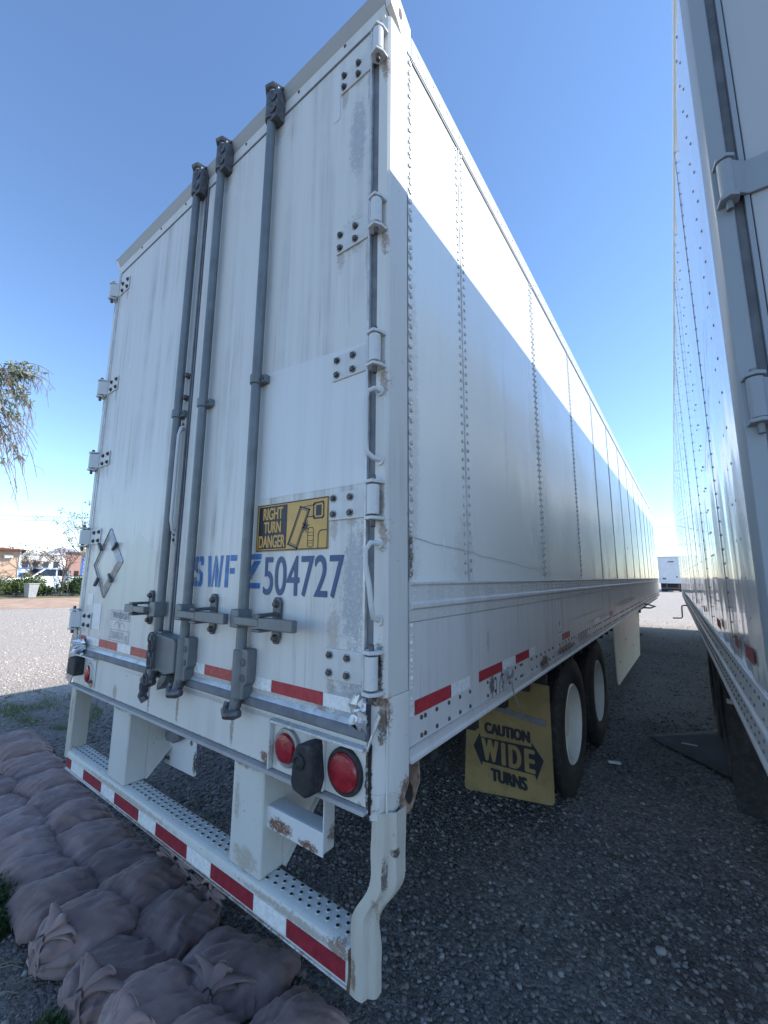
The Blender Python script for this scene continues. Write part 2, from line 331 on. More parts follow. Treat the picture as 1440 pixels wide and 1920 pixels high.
# scattered stones
def icos():
    bm = bmesh.new(); bmesh.ops.create_icosphere(bm, subdivisions=1, radius=1)
    v = np.array([x.co[:] for x in bm.verts]); f = np.array([[w.index for w in p.verts] for p in bm.faces]); bm.free(); return v, f
def scatter_stones():
    iv, jf = icos(); P = []
    def ring(r0, r1, dens, s0, s1):
        n = int(dens*math.pi*(r1*r1-r0*r0)*.33)
        r = np.sqrt(rng.uniform(r0*r0, r1*r1, n)); a = rng.uniform(R(47), R(175), n)
        x = CP.x + r*np.cos(a); y = CP.y + r*np.sin(a)
        cl = np.array([noise.noise((xx*1.3, yy*1.3, 3.1)) for xx, yy in zip(x, y)])
        k = rng.uniform(-.45, .75, n) < cl + .25
        s = rng.uniform(0, 1, n)**2.2*(s1-s0)+s0
        P.append(np.stack([x[k], y[k], s[k]], 1))
    ring(.3, 3.2, 5200, .0035, .016); ring(3.2, 6, 1900, .005, .018); ring(.3, 5, 22, .014, .028); ring(6, 11, 330, .008, .022); ring(11, 20, 60, .01, .026)
    P = np.concatenate(P); n = len(P)
    V = np.repeat(iv[None], n, 0)*rng.uniform(.72, 1.25, (n, 12, 1))
    V *= np.stack([rng.uniform(.8, 1.3, n), rng.uniform(.7, 1.1, n), rng.uniform(.4, .75, n)], 1)[:, None]
    a = rng.uniform(0, 6.283, n); b = rng.normal(0, .35, n); ca, sa, cb, sb = np.cos(a)[:, None], np.sin(a)[:, None], np.cos(b)[:, None], np.sin(b)[:, None]
    y2 = V[..., 1]*cb - V[..., 2]*sb; z2 = V[..., 1]*sb + V[..., 2]*cb
    X = V[..., 0]*ca - y2*sa; Y = V[..., 0]*sa + y2*ca
    V = np.stack([X, Y, z2], 2)*P[:, 2][:, None, None]
    V[..., 0] += P[:, 0:1]; V[..., 1] += P[:, 1:2]; V[..., 2] += (P[:, 2]*.22)[:, None]
    F = (jf[None] + (np.arange(n)*12)[:, None, None]).reshape(-1, 3)
    me = bpy.data.meshes.new('gravel'); me.vertices.add(n*12); me.vertices.foreach_set('co', V.reshape(-1))
    me.loops.add(len(F)*3); me.loops.foreach_set('vertex_index', F.reshape(-1))
    me.polygons.add(len(F)); me.polygons.foreach_set('loop_start', np.arange(len(F))*3); me.update(calc_edges=True)
    q = NT('stone'); rnd = q.node('ShaderNodeNewGeometry', out='Random Per Island')
    cr = q.t.nodes.new('ShaderNodeValToRGB'); q.t.links.new(rnd, cr.inputs[0]); e = cr.color_ramp.elements
    e[0].color = (.085, .082, .08, 1); e[1].color = (.36, .345, .325, 1); x_ = e.new(.4); x_.color = (.17, .16, .152, 1); x_ = e.new(.7); x_.color = (.24, .205, .18, 1); x_ = e.new(.88); x_.color = (.28, .265, .25, 1)
    xx = q.node('ShaderNodeSeparateXYZ', (q.co(),)); yy = q.node('ShaderNodeSeparateXYZ', (q.co(),), out=1)
    pale = q.math('MAXIMUM', q.ramp(xx, -3.0, -7.5), q.ramp(yy, 11.0, 17.0))  # painted sunlight as on the ground: paler stones in the sunlit zones
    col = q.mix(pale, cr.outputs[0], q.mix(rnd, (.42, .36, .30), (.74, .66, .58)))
    q.set(Base_Color=q.mulc(col, q.mix(q.noise(120, 3), .75, 1.15)), Roughness=.85, Specular_IOR_Level=.3)
    me.materials.append(q.m)
    o = bpy.data.objects.new('gravel', me); COL.objects.link(o)
    tag(o, 'loose grey and tan crushed stones lying over the yard', 'gravel', kind='stuff')
scatter_stones()

# hills on the horizon
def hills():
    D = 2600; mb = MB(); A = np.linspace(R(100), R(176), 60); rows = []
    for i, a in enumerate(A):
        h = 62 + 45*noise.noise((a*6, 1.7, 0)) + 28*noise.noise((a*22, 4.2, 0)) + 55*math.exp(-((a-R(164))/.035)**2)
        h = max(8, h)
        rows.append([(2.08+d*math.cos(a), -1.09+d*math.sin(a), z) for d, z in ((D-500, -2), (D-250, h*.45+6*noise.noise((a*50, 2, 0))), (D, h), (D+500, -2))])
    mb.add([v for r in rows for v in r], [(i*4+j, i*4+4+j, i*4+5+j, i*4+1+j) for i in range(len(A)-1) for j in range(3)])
    tag(mb.build('hills', plain('hazed_desert_hill', (.42, .43, .48), .95, 0, .15, .01), angle=None), 'pale bluish desert hills on the left horizon', 'hills', kind='structure')  # distance haze is painted into the hill colour as pale grey-blue
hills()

# ================================================================== WHITE TRAILER (centre)
HW = 1.295
TR = empty('semi_trailer', (0, 0, 0), 0, 'large white box trailer in the centre with closed swing doors marked 504727', 'trailer')
L_END = 16.1
# body core
b = MB(); b.box(-HW+.012, HW-.012, .12, L_END-.02, 1.16, 3.99); b.build('cargo_box', M['side'], TR)
b = MB(); b.box(-HW, HW, .16, L_END, 3.992, 4.03); b.build('roof', M['roof'], TR, .01)
b = MB(); b.box(-HW, HW, L_END-.018, L_END+.02, 1.06, 3.99); b.build('front_wall', M['side'], TR, .006)
b = MB(); b.box(-HW+.03, HW-.03, .05, L_END-.03, 1.08, 1.155)
for i in range(40): b.box(-HW+.04, HW-.04, .35+i*.39, .40+i*.39, .98, 1.085)
b.build('floor_frame', M['under'], TR)

# right wall panels
SEAM = [.135] + [.631 + 1.2445*i for i in range(13)] + [L_END-.03]
def rivet(mb, y, z, r=.0075, x=HW): mb.dome((x, y, z), (1, 0, 0), r, r*.75, 8)
for i in range(len(SEAM)-1):
    y0, y1 = SEAM[i], SEAM[i+1]
    b = MB(); b.box(HW-.012, HW-.002, y0+.003, y1-.003, 1.63, 3.915)
    pn = b.build('side_panel', M['side'], TR, .002, segs=1)
    rv = MB(); zz = 1.68
    n8 = 7
    while zz < 3.88:
        if i == 0: rivet(rv, y0+.022, zz, .0105, HW-.002)
        rivet(rv, y1-.03, zz, .0095, HW-.002)
        if i > 0: rivet(rv, y0+.03, zz+.01, .0095, HW-.002)
        zz += .043 if i < 7 else .06
    stuff(rv.build('rivet_row', M['trim'], pn))
    if i < len(SEAM)-2:
        b = MB(); b.box(HW-.006, HW+.002, y1-.005, y1+.005, 1.632, 3.913); b.build('seam_strip', M['gasket'] if i > 3 else M['trim'], TR)
# faint ghost of a removed decal (plain stripes and a star-like blaze)
gh = MB(); T = lambda y, z: (HW-.0008, y, z)
M['ghost'] = paint('decal_ghost', (.79, .805, .765), (.67, .68, .65), .5, .24, (3, 16, .5), .25, coat=.35, wavy=.08)
poly2d(gh, [(4.6, 1.95), (6.3, 2.45), (6.75, 3.3), (7.3, 2.75), (9.4, 3.15), (8.1, 2.45), (8.6, 2.05), (7.2, 2.2)], T)
for k in range(3): poly2d(gh, [(5.2, 2.25-.12*k), (12.2, 2.75-.12*k), (12.2, 2.71-.12*k), (5.2, 2.19-.12*k)], lambda y, z: (HW-.0003, y, z))
stuff(gh.build('decal_ghost', M['ghost'], TR, smooth=False))
# hairline scratch
gh = MB(); pts = [(.14+.06*i, 1.80+.012*noise.noise((i*.5, 3, 0))-(i*.0035)) for i in range(36)]
stroke2d(gh, pts, .0022, lambda y, z: (HW+.0018, y, z)); stuff(gh.build('scratch', M['inkgrey'], TR, smooth=False))

# right lower rails
def side_rail(sgn, parent, y0, y1, mat, hw=HW):
    X = lambda d: sgn*(hw+d)
    b = MB(); b.prism([(X(-.02), 1.505), (X(.004), 1.505), (X(.006), 1.545), (X(.016), 1.552), (X(.016), 1.566), (X(.006), 1.573), (X(.006), 1.628), (X(.014), 1.634), (X(.014), 1.642), (X(-.02), 1.642)], 1, y0, y1)
    up_ = b.build('upper_rail', mat, parent, .0015, segs=1)
    b = MB(); b.prism([(X(-.02), 1.104), (X(0), 1.104), (X(0), 1.503), (X(-.02), 1.503)], 1, y0, y1)
    mid = b.build('rail_panel', mat, parent)
    b = MB(); b.prism([(X(-.03), 1.056), (X(.012), 1.056), (X(.012), 1.066), (X(.004), 1.075), (X(.004), 1.095), (X(.009), 1.102), (X(-.03), 1.102)], 1, y0, y1)
    low = b.build('bottom_rail', mat, parent, .0015, segs=1)
    return up_, mid, low
U, MID, LOW = side_rail(1, TR, .135, L_END, M['rail'])
rv = MB(); y = .165
while y < L_END-.1:
    d = .098 if y < 6 else .15
    rivet(rv, y, 1.612, .0065, HW+.006); rivet(rv, y, 1.588, .0065, HW+.006) if True else 0
    rivet(rv, y+.03, 1.526, .006, HW+.005)
    y += d
stuff(rv.build('rivet_row', M['rail'], U))
rv = MB(); y = .226
ys = []
while y < L_END-.2: ys.append(y); y += .0965 if y < 9 else .16
for k, y in enumerate(ys):
    for z in (1.18, 1.122):
        if k in (0, 11) : rv.dome((HW, y-.013, z), (1, 0, 0), .0085, .007, 7); rv.dome((HW, y+.013, z), (1, 0, 0), .0085, .007, 7)
        elif (k % 7) not in (5,): rv.dome((HW, y, z), (1, 0, 0), .0085, .007, 7)
stuff(rv.build('bolt_row', M['bolt'], MID))
rv = MB()
for k in range(12): rivet(rv, .155, 1.2+.026*k+(.01 if k % 2 else 0), .0085)
stuff(rv.build('rivet_row', M['rail'], MID))
# bottom panel joint lines
for y in (2.24, 4.7, 7.2):
    b = MB(); b.box(HW-.004, HW+.002, y-.004, y+.004, 1.106, 1.5); b.build('joint_strip', M['rail'], TR)
# left wall, plain (not in view)
b = MB(); b.box(-HW, -HW+.011, .135, L_END, 1.06, 3.99); b.build('left_wall', M['side'], TR, .003)
# roof rail, right and left
for sgn in (1, -1):
    b = MB(); b.prism([(sgn*(HW-.02), 3.905), (sgn*(HW+.006), 3.912), (sgn*(HW+.006), 4.015), (sgn*(HW-.01), 4.045), (sgn*(HW-.06), 4.05), (sgn*(HW-.06), 4.0), (sgn*(HW-.02), 4.0)], 1, .16, L_END+.02)
    rr = b.build('roof_rail', M['side'], TR, .003)
    if sgn == 1:
        rv = MB(); y = .22
        while y < L_END: rivet(rv, y, 3.985, .0075, HW+.006); rivet(rv, y+.06, 3.94, .0075, HW+.006); y += .14
        stuff(rv.build('rivet_row', M['trim'], rr))
        b = MB(); b.box(HW-.006, HW+.0035, .16, L_END, 3.895, 3.905); b.build('rail_line', M['gasket'], TR)  # thin dark line along the lower edge of the roof rail

# rear frame -------------------------------------------------------
for sgn in (1, -1):
    b = MB()
    x = lambda v: sgn*v
    b.prism([(x(1.245), 0), (x(1.286), 0), (x(1.297), .012), (x(1.297), .128), (x(1.285), .134), (x(1.245), .134)], 2, 1.285, 3.935)
    b.prism([(x(1.238), .0), (x(1.243), .0), (x(1.268), .012), (x(1.299), .058), (x(1.299), .13), (x(1.24), .134)], 2, 1.0, 1.2845)
    # tapered foot
    v0 = [(x(1.238), .0, 1.0), (x(1.268), .012, 1.0), (x(1.299), .058, 1.0), (x(1.299), .13, 1.0), (x(1.24), .134, 1.0)]
    v1 = [(x(1.236), .0, .925), (x(1.262), .012, .925), (x(1.285), .055, .93), (x(1.29), .11, .955), (x(1.24), .12, .955)]
    b.add(v0+v1, [(0, 1, 2, 3, 4), (9, 8, 7, 6, 5)] + [(i, (i+1) % 5, 5+(i+1) % 5, 5+i) for i in range(5)])
    cp_ = b.build('corner_post', M['frame'], TR, .003)
    if sgn == 1:
        rv = MB(); zz = 1.32
        while zz < 3.9: rv.dome((HW+.001, .15, zz), (1, 0, 0), .009, .006, 7); zz += .058
        stuff(rv.build('rivet_row', M['side'], cp_))
        w = MB(); w.tube([(1.283+.004*noise.noise((z*9, 1, 0)), .028+.004*noise.noise((z*9, 5, 0)), z) for z in np.linspace(.95, 1.27, 40)], .004, 6); w.build('weld_bead', M['frame'], cp_)
b = MB(); b.box(HW-.015, HW-.001, .128, .14, 1.06, 3.92); b.build('post_seal', M['gasket'], TR)
# header with sloping visor, corner castings
b = MB(); b.box(-1.27, 1.27, .004, .15, 3.952, 4.0185)
hd = b.build('header', M['frame'], TR, .003)
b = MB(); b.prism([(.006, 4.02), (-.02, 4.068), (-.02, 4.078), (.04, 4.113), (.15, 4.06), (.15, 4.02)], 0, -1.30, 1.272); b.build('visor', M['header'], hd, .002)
for sgn in (1, -1):
    b = MB(); ol = [(-.02, 4.078), (.04, 4.113), (.08, 4.105), (.158, 4.055), (.158, 3.91), (.11, 3.905), (.045, 3.975), (.006, 4.0), (.004, 4.02), (-.02, 4.068)]
    b.prism(ol, 0, sgn*1.272, sgn*(HW+.004)); cc = b.build('corner_casting', M['frame'], TR, .003)
    h_ = MB(); h_.lathe([(.0, .0005), (.008, .0005), (.016, .0008)], (0, 0, 0), 0, 18)
    h_.v = [(sgn*(HW+.0045)+sgn*v[0], .075+v[1]*.8, 4.03+v[2]*1.7) for v in h_.v]; h_.build('casting_hole', M['rubber'], cc)
rv = MB()
for X in (-.9, -.62, -.3, .2, .33, .75, 1.05): rv.dome((X, .004, 4.0), (0, -1, 0), .008, .005, 7)
stuff(rv.build('rivet_row', M['bolt'], hd))
# sill
b = MB(); b.box(-1.236, 1.236, .0, .1, .962, 1.15); SILL = b.build('sill', M['frame'], TR, .003)
b = MB(); b.prism([(-.028, .946), (.1, .946), (.1, .960), (-.004, .960), (-.022, .957)], 0, -1.24, 1.235); b.build('sill_flange', paint('flange_dirty', (.36, .35, .34), (.2, .17, .15), .6, .6, (6, 6, 6), .8, chip=.6), TR, .002)
b = MB(); b.prism([(-.013, 1.153), (-.017, 1.158), (-.017, 1.180), (-.012, 1.187), (.0, 1.196), (.02, 1.196), (.02, 1.151), (-.006, 1.1505)], 0, -1.2, 1.232)
b.build('sill_bumper', M['gasket'], TR, .002)
b = MB(); b.prism([(-.013, 1.1885), (-.011, 1.1915), (-.001, 1.2035), (-.001, 1.1975)], 0, -1.2, 1.2); b.build('drip_strip', M['trim'], TR)

# doors ------------------------------------------------------------
def door(x0, x1):
    b = MB(); b.box(x0, x1, .0, .045, 1.199, 3.945); d = b.build('door', M['door'], TR, .004)
    return d
DR = door(-.012, 1.212); DL = door(-1.212, -.042)
b = MB(); b.box(-.045, -.035, -.006, .04, 1.2, 3.94); b.box(-.022, -.014, -.006, .04, 1.2, 3.94); b.box(-.0345, -.0225, .006, .04, 1.2, 3.94); stuff(b.build('centre_seal', M['gasket'], TR, .002))
for x0, x1 in ((1.215, 1.243), (-1.243, -1.215)):
    b = MB(); b.box(x0, x1, .008, .06, 1.18, 3.94); b.build('door_gasket', M['gasket'], TR)
    s = 1 if x0 > 0 else -1
    b = MB(); b.box(s*1.2025, s*1.2135, -.006, .02, 1.2, 3.93); b.build('edge_trim', M['trim'], TR, .002)
for x0, x1 in ((-.012, 1.2), (-1.2, -.045)):
    b = MB(); b.prism([(-.005, 3.925), (-.005, 3.934), (.012, 3.951), (.03, 3.951), (.03, 3.925)], 0, x0, x1); b.build('top_seal', M['gasket'], TR, .002)
# clean film patch on the right door and small patches
b = MB(); b.add([(.622, -.0012, 1.982), (1.2, -.0012, 1.982), (1.2, -.0012, 2.515), (.622, -.0012, 2.56)], [(0, 1, 2, 3)]); b.build('film_patch', M['patch'], DR, smooth=False)
b = MB(); b.add([(1.0, -.0012, 3.62), (1.035, -.0012, 3.62), (1.035, -.0012, 3.86), (1.0, -.0012, 3.86)], [(0, 1, 2, 3)]); b.build('sticker_remnant', M['patch'], DR, smooth=False)
TD = lambda x, z: (x, -.0016, z)
# reflective strips
def strip(parent, cells, z0, z1, T, thick=None):
    for x0, x1, mt in cells:
        q = MB(); poly2d(q, [(x0, z0), (x1, z0), (x1, z1), (x0, z1)], T); q.build('reflective_strip', M[mt], parent, smooth=False, fix=False)
strip(DL, [(-1.19, -1.09, 'red'), (-1.088, -.888, 'silver'), (-.886, -.624, 'redfade'), (-.622, -.452, 'silver'), (-.45, -.23, 'redfade')], 1.222, 1.266, TD)
strip(DR, [(.17, .292, 'silver'), (.294, .52, 'redfade'), (.62, .756, 'silver'), (.758, 1.03, 'red'), (1.032, 1.195, 'silver')], 1.22, 1.264, TD)
# lettering 504727 and stencilled letters
q = MB(); fit_text(q, '504727', .675, 1.115, 1.583, 1.737, TD, .0022); q.build('lettering', M['blue'], DR, smooth=False, fix=False)['label'] = 'blue number 504727 printed on the right door'
ST = {'S': [[(.06, .56), (.06, .9), (.16, 1), (.45, 1), (.45, .82), (.34, .82), (.34, .62), (.45, .56), (.45, .42)], [(.55, 1), (.86, 1), (.95, .9), (.95, .7), (.68, .7), (.68, .82), (.55, .82)],
            [(.94, .44), (.94, .1), (.84, 0), (.55, 0), (.55, .18), (.66, .18), (.66, .38), (.55, .44), (.55, .58)], [(.45, 0), (.14, 0), (.05, .1), (.05, .3), (.32, .3), (.32, .18), (.45, .18)]],
      'W': [[(0, 1), (.2, 1), (.3, .2), (.26, 0), (.12, 0)], [(.32, 0), (.36, .2), (.47, 1), (.56, 1), (.42, 0)], [(.6, 1), (.52, .35), (.58, 0), (.68, 0), (.74, .5)], [(.74, 0), (.8, .45), (.84, 1), (1, 1), (.88, 0)]],
      'F': [[(0, 0), (.32, 0), (.32, 1), (0, 1)], [(.42, 1), (1, 1), (1, .82), (.42, .82)], [(.42, .6), (.85, .6), (.85, .42), (.42, .42)]],
      'Z': [[(0, 1), (1, 1), (1, .84), (0, .84)], [(.62, .8), (1, .8), (.4, .2), (0, .2)], [(0, .16), (1, .16), (1, 0), (0, 0)]]}
q = MB()
for ch, x0, x1 in (('S', .138, .228), ('W', .258, .382), ('F', .402, .485), ('Z', .535, .655)):
    for pl in ST[ch]: poly2d(q, [(x0+a*(x1-x0), 1.607+c*.143) for a, c in pl], TD)
q.build('lettering', M['ltblue'], DR, smooth=False, fix=False)['label'] = 'stencilled light blue letters SWFZ on the right door'
# RIGHT TURN DANGER sign
b = MB(); b.box(.618, 1.036, -.004, -.0005, 1.758, 1.955); SG = b.build('warning_sign', M['yellow'], TR, .001, segs=1)
T1 = lambda x, z: (x, -.0048, z); T2 = lambda x, z: (x, -.0055, z)
q = MB(); stroke2d(q, [(.622, 1.762), (1.032, 1.762), (1.032, 1.951), (.622, 1.951)], .004, T1, True)
poly2d(q, [(.632, 1.768), (.808, 1.768), (.808, 1.945), (.632, 1.945)], T1)
Z = [(.93, 1.925), (.985, 1.925), (.985, 1.885), (.925, 1.885)]
stroke2d(q, [(.885, 1.927), (.935, 1.912), (.872, 1.766), (.820, 1.784)], .007, T1, True)      # trailer seen from above
stroke2d(q, [(.89, 1.918), (.925, 1.907), (.868, 1.776), (.829, 1.789)], .0025, T1, True)
stroke2d(q, [(.905, 1.925), (.965, 1.928)], .003, T1); stroke2d(q, [(.925, 1.884), (.965, 1.884)], .004, T1)
stroke2d(q, [(.962, 1.934), (1.006, 1.936), (1.011, 1.928), (1.011, 1.882), (1.005, 1.876), (.962, 1.876), (.957, 1.884), (.957, 1.928)], .006, T1, True)
poly2d(q, [(.971, 1.925), (.999, 1.926), (.999, 1.885), (.971, 1.885)], T1)
star = [(.917+(.024 if k % 2 == 0 else .0085)*math.cos(k*math.pi/8+.2), 1.848+(.03 if k % 2 == 0 else .011)*math.sin(k*math.pi/8+.2)) for k in range(16)]
poly2d(q, star, T1)
stroke2d(q, [(.935, 1.842), (.955, 1.842), (.961, 1.834), (.961, 1.776), (.955, 1.768), (.936, 1.768), (.930, 1.776), (.930, 1.832)], .003, T1, True)   # car
for zz in (1.824, 1.812, 1.792, 1.783): stroke2d(q, [(.932, zz), (.959, zz)], .0022, T1)
stroke2d(q, [(.986, 1.764), (.986, 1.812), (.991, 1.824), (1.0, 1.829), (1.03, 1.829)], .004, T1)
q.build('printed_drawing', M['navy'], SG, smooth=False, fix=False)
q = MB(); fit_text(q, 'RIGHT', .66, .785, 1.888, 1.938, T2, .0022); fit_text(q, 'TURN', .667, .776, 1.833, 1.88, T2, .0022); fit_text(q, 'DANGER', .638, .803, 1.773, 1.824, T2, .0022)
q.build('lettering', M['yellow'], SG, smooth=False, fix=False)
# faint plates and stickers
q = MB(); q.box(-.0, .0, 0, 0, 0, 0)
q = MB(); fit_text(q, 'WABASH', -.733, -.512, 1.402, 1.442, TD, .002); fit_text(q, 'DURAPLATE', -.728, -.56, 1.286, 1.328, TD, .0); fit_text(q, 'HD', -.545, -.51, 1.284, 1.316, TD, .0)
stroke2d(q, [(-.752, 1.394), (-.494, 1.394), (-.494, 1.45), (-.752, 1.45)], .004, TD, True); stroke2d(q, [(-.745, 1.276), (-.49, 1.276), (-.49, 1.338), (-.745, 1.338)], .004, TD, True)
for cx in (-.66, -.59): stroke2d(q, [(cx+.035*math.cos(a), 1.352+.03*abs(math.sin(a))) for a in np.linspace(0, math.pi, 9)], .003, TD)
q.build('faded_print', M['inkgrey'], DL, smooth=False, fix=False)
q = MB(); poly2d(q, [(-1.14, 1.462), (-1.05, 1.462), (-1.05, 1.535), (-1.14, 1.535)], TD); sk = q.build('sticker', M['sticker'], DL, smooth=False, fix=False)
q = MB(); poly2d(q, [(-1.03, 1.32), (-.905, 1.32), (-.905, 1.476), (-1.03, 1.476)], TD); q.build('sticker', M['sticker'], DL, smooth=False, fix=False)
q = MB(); poly2d(q, [(-.82, 1.45), (-.25, 1.45), (-.25, 1.78), (-.5, 1.9), (-.82, 1.6)], lambda x, z: (x, -.0008, z)); q.build('film_remnant', paint('yellowed_film', (.62, .64, .57), (.45, .45, .4), .5, .45, (26, 26, .8), .6), DL, smooth=False, fix=False)
# diamond placard holder
PH = MB(); dia = [(-.882, 1.955), (-.657, 1.737), (-.886, 1.511), (-1.09, 1.719)]
ctr = Vector((-.878, 1.731))
inn = [tuple(ctr + (Vector(p_)-ctr)*.72) for p_ in dia]
for i in range(4):
    if i == 3 or i == 2: k = .9
    a, c_, d_, e_ = dia[i], dia[(i+1) % 4], inn[(i+1) % 4], inn[i]
    if i in (0, 1): PH.add([(a[0], -.004, a[1]), (c_[0], -.004, c_[1]), (d_[0], -.016, d_[1]), (e_[0], -.016, e_[1]), (a[0], -.0005, a[1]), (c_[0], -.0005, c_[1]), (d_[0], -.0005, d_[1]), (e_[0], -.0005, e_[1])], [(0, 1, 2, 3), (3, 2, 6, 7), (0, 4, 5, 1), (0, 3, 7, 4), (1, 5, 6, 2)])
    else: PH.add([(a[0], -.003, a[1]), (c_[0], -.003, c_[1]), tuple([*(Vector(c_)*.9+Vector(d_)*.1)][:1])+(-.006,)+tuple([*(Vector(c_)*.9+Vector(d_)*.1)][1:]), tuple([*(Vector(a)*.9+Vector(e_)*.1)][:1])+(-.006,)+tuple([*(Vector(a)*.9+Vector(e_)*.1)][1:])], [(0, 1, 2, 3)])
PH.tube([(-.887, -.006, 1.518), (-1.085, -.006, 1.719), (-.884, -.006, 1.948)], .0045, 6)
PH.tube([(-.892, -.006, 1.56), (-1.05, -.006, 1.719), (-.89, -.006, 1.90)], .003, 6)
ph = PH.build('placard_holder', M['fab_grey'], TR, .001, segs=1)
for (x, z, a) in ((-.76, 1.84, .7), (-.78, 1.63, -.8), (-.985, 1.83, -.7), (-.985, 1.62, .8)):
    b = MB(); c_, s_ = math.cos(a), math.sin(a)
    b.box(-.045, .02, -.024, -.006, -.008, .008); b.v = [(x+v[0]*c_-v[2]*s_, v[1], z+v[0]*s_+v[2]*c_) for v in b.v]; b.build('clip', M['dksteel'], ph, .002)

# hinges -----------------------------------------------------------
def make_hinge(sgn, z, proto=None):
    if proto: return
    h = MB()
    x = lambda v: sgn*v
    h.box(x(1.04), x(1.205), -.007, -.0005, -.052, .05)
    h.add([(x(1.21), -.007, -.05), (x(1.242), -.047, -.05), (x(1.242), -.047, .05), (x(1.21), -.007, .05), (x(1.212), -.0005, -.05), (x(1.25), -.035, -.05), (x(1.25), -.035, .05), (x(1.212), -.0005, .05)], [(0, 1, 2, 3), (4, 7, 6, 5), (0, 4, 5, 1), (3, 2, 6, 7), (1, 5, 6, 2)])
    h.tube([(x(1.262), -.03, -.05), (x(1.262), -.03, .05)], .0215, 18)
    o = h.build('hinge', M['hinge'], TR, .002); o.location.z = z
    f = MB()
    for zz in (.055, -.068):
        f = MB(); f.prism([(x(1.238), -.05), (x(1.272), -.056), (x(1.288), -.03), (x(1.291), .0), (x(1.25), .002), (x(1.23), -.02)], 2, zz, zz+.012)
        f.build('frame_bracket', M['hinge'], o, .003)
    pn = MB(); pn.tube([(x(1.262), -.03, -.092), (x(1.262), -.03, .085)], .009, 10); pn.build('hinge_pin', M['bolt'], o, .003)
    for (bx, bz) in ((1.062, .028), (1.062, -.03), (1.142, .026), (1.142, -.03)):
        bo = MB(); bo.lathe([(.0, -.013), (.0085, -.012), (.0105, -.007), (.0105, 0)], (x(bx), -.007, bz), 1, 6); bo.lathe([(.0145, -.003), (.0145, 0)], (x(bx), -.007, bz), 1, 10); bo.build('bolt', M['bolt'], o, smooth=True)
    return o
for sgn in (1, -1):
    h0 = make_hinge(sgn, 3.785)
    for z in (3.0, 2.452, 1.912, 1.364):
        hh = copy_tree(h0, TR); hh.location.z = z
b = MB(); b.add([(1.245, -.02, 3.86), (1.282, -.02, 3.72), (1.282, 0, 3.70), (1.245, 0, 3.88)], [(0, 1, 2, 3)])

# locking rods -----------------------------------------------------
def rod(x, side, handle_dx, zb, cdx=.185):
    o = MB(); o.tube([(x, -.032, zb+.06), (x, -.032, 4.07)], .0215, 18)
    rd = o.build('locking_rod', M['steel'], TR)
    # top cam keeper
    k = MB(); k.tube([(x, -.032, 3.90), (x, -.032, 4.05)], .032, 16); k.box(x+.01, x+.062, -.052, -.001, 3.885, 4.055); k.lathe([(.0, .006), (.016, .004), (.02, 0)], (x+.04, -.058, 3.93), 1, 10); k.lathe([(.0, .006), (.016, .004), (.02, 0)], (x+.04, -.058, 4.0), 1, 10)
    k.build('cam_keeper', M['dksteel'], rd, .004)
    k = MB(); k.tube([(x-.035, -.03, 4.075), (x-.005, -.062, 4.085), (x+.03, -.055, 4.08), (x+.06, -.02, 4.06)], .014, 8); k.build('cam_hook', M['dksteel'], rd)
    # bottom keeper
    k = MB(); k.tube([(x, -.032, zb+.035), (x, -.032, zb+.22)], .029, 18)
    k.prism([(x+.005, zb+.225), (x+.06, zb+.225), (x+.064, zb+.215), (x+.064, zb+.1), (x+.05, zb+.085), (x+.046, zb+.035), (x+.005, zb+.035)], 1, -.046, -.001)
    k.build('cam_keeper', M['steel'], rd, .004)
    k = MB(); k.lathe([(.0, .0), (.015, .0), (.017, .012)], (x+.038, -.049, zb+.175), 1, 12); k.build('keeper_bolt', M['dksteel'], rd)
    k = MB(); k.lathe([(.0, .0), (.015, .0), (.017, .012)], (x+.038, -.049, zb+.115), 1, 12); k.build('keeper_bolt', M['dksteel'], rd)
    k = MB(); k.tube([(x, -.034, zb+.045), (x, -.045, zb+.005), (x+.005, -.06, zb-.018)], [.026, .024, .02], 12); k.tube([(x-.03, -.07, zb), (x-.012, -.072, zb-.02), (x+.02, -.06, zb-.018), (x+.042, -.05, zb-.012)], [.016, .022, .02, .015], 10)
    k.tube([(x-.03, -.06, zb+.02), (x-.028, -.072, zb-.012)], .012, 8); k.build('cam_hook', M['dksteel'], rd, .002)
    # mid guide
    k = MB(); k.tube([(x, -.032, 2.505), (x, -.032, 2.548)], .0285, 18); k.box(x+.012, x+.055, -.03, -.001, 2.508, 2.545); k.lathe([(.0, .008), (.008, .006), (.009, 0)], (x+.045, -.038, 2.527), 1, 8)
    k.build('rod_guide', M['steel'], rd, .003)
    # handle
    hz = 1.485; s = side
    k = MB(); k.box(x-.028, x+.028, -.075, -.012, hz-.032, hz+.04); k.build('handle_clamp', M['steel'], rd, .006)
    k = MB(); x1 = x+s*.035; x2 = x+s*handle_dx
    for (xa, xb, r_) in ((x1, x+s*cdx, .015), (x+s*cdx, x2, .021)):
        k.box(xa, xb, -.098, -.072, hz-r_, hz+r_)
    k.build('handle', M['steel'], rd, .004)
    k = MB(); xc = x+s*cdx
    k.prism([(xc-.022, hz+.08), (xc-.012, hz+.092), (xc+.012, hz+.092), (xc+.024, hz+.075), (xc+.022, hz-.06), (xc+.008, hz-.085), (xc-.012, hz-.085), (xc-.024, hz-.06)], 1, -.014, -.001)
    k.box(xc-.03, xc+.022, -.105, -.012, hz-.032, hz-.022); k.box(xc-.018, xc+.018, -.11, -.012, hz+.022, hz+.034)
    k.build('handle_catch', M['dksteel'], rd, .003)
    for dz in (.066, -.062):
        k = MB(); k.lathe([(.0, -.016), (.009, -.015), (.0135, -.006), (.0145, 0)], (xc, -.014, hz+dz), 1, 12); k.build('bolt', M['bolt'], rd)
    return rd
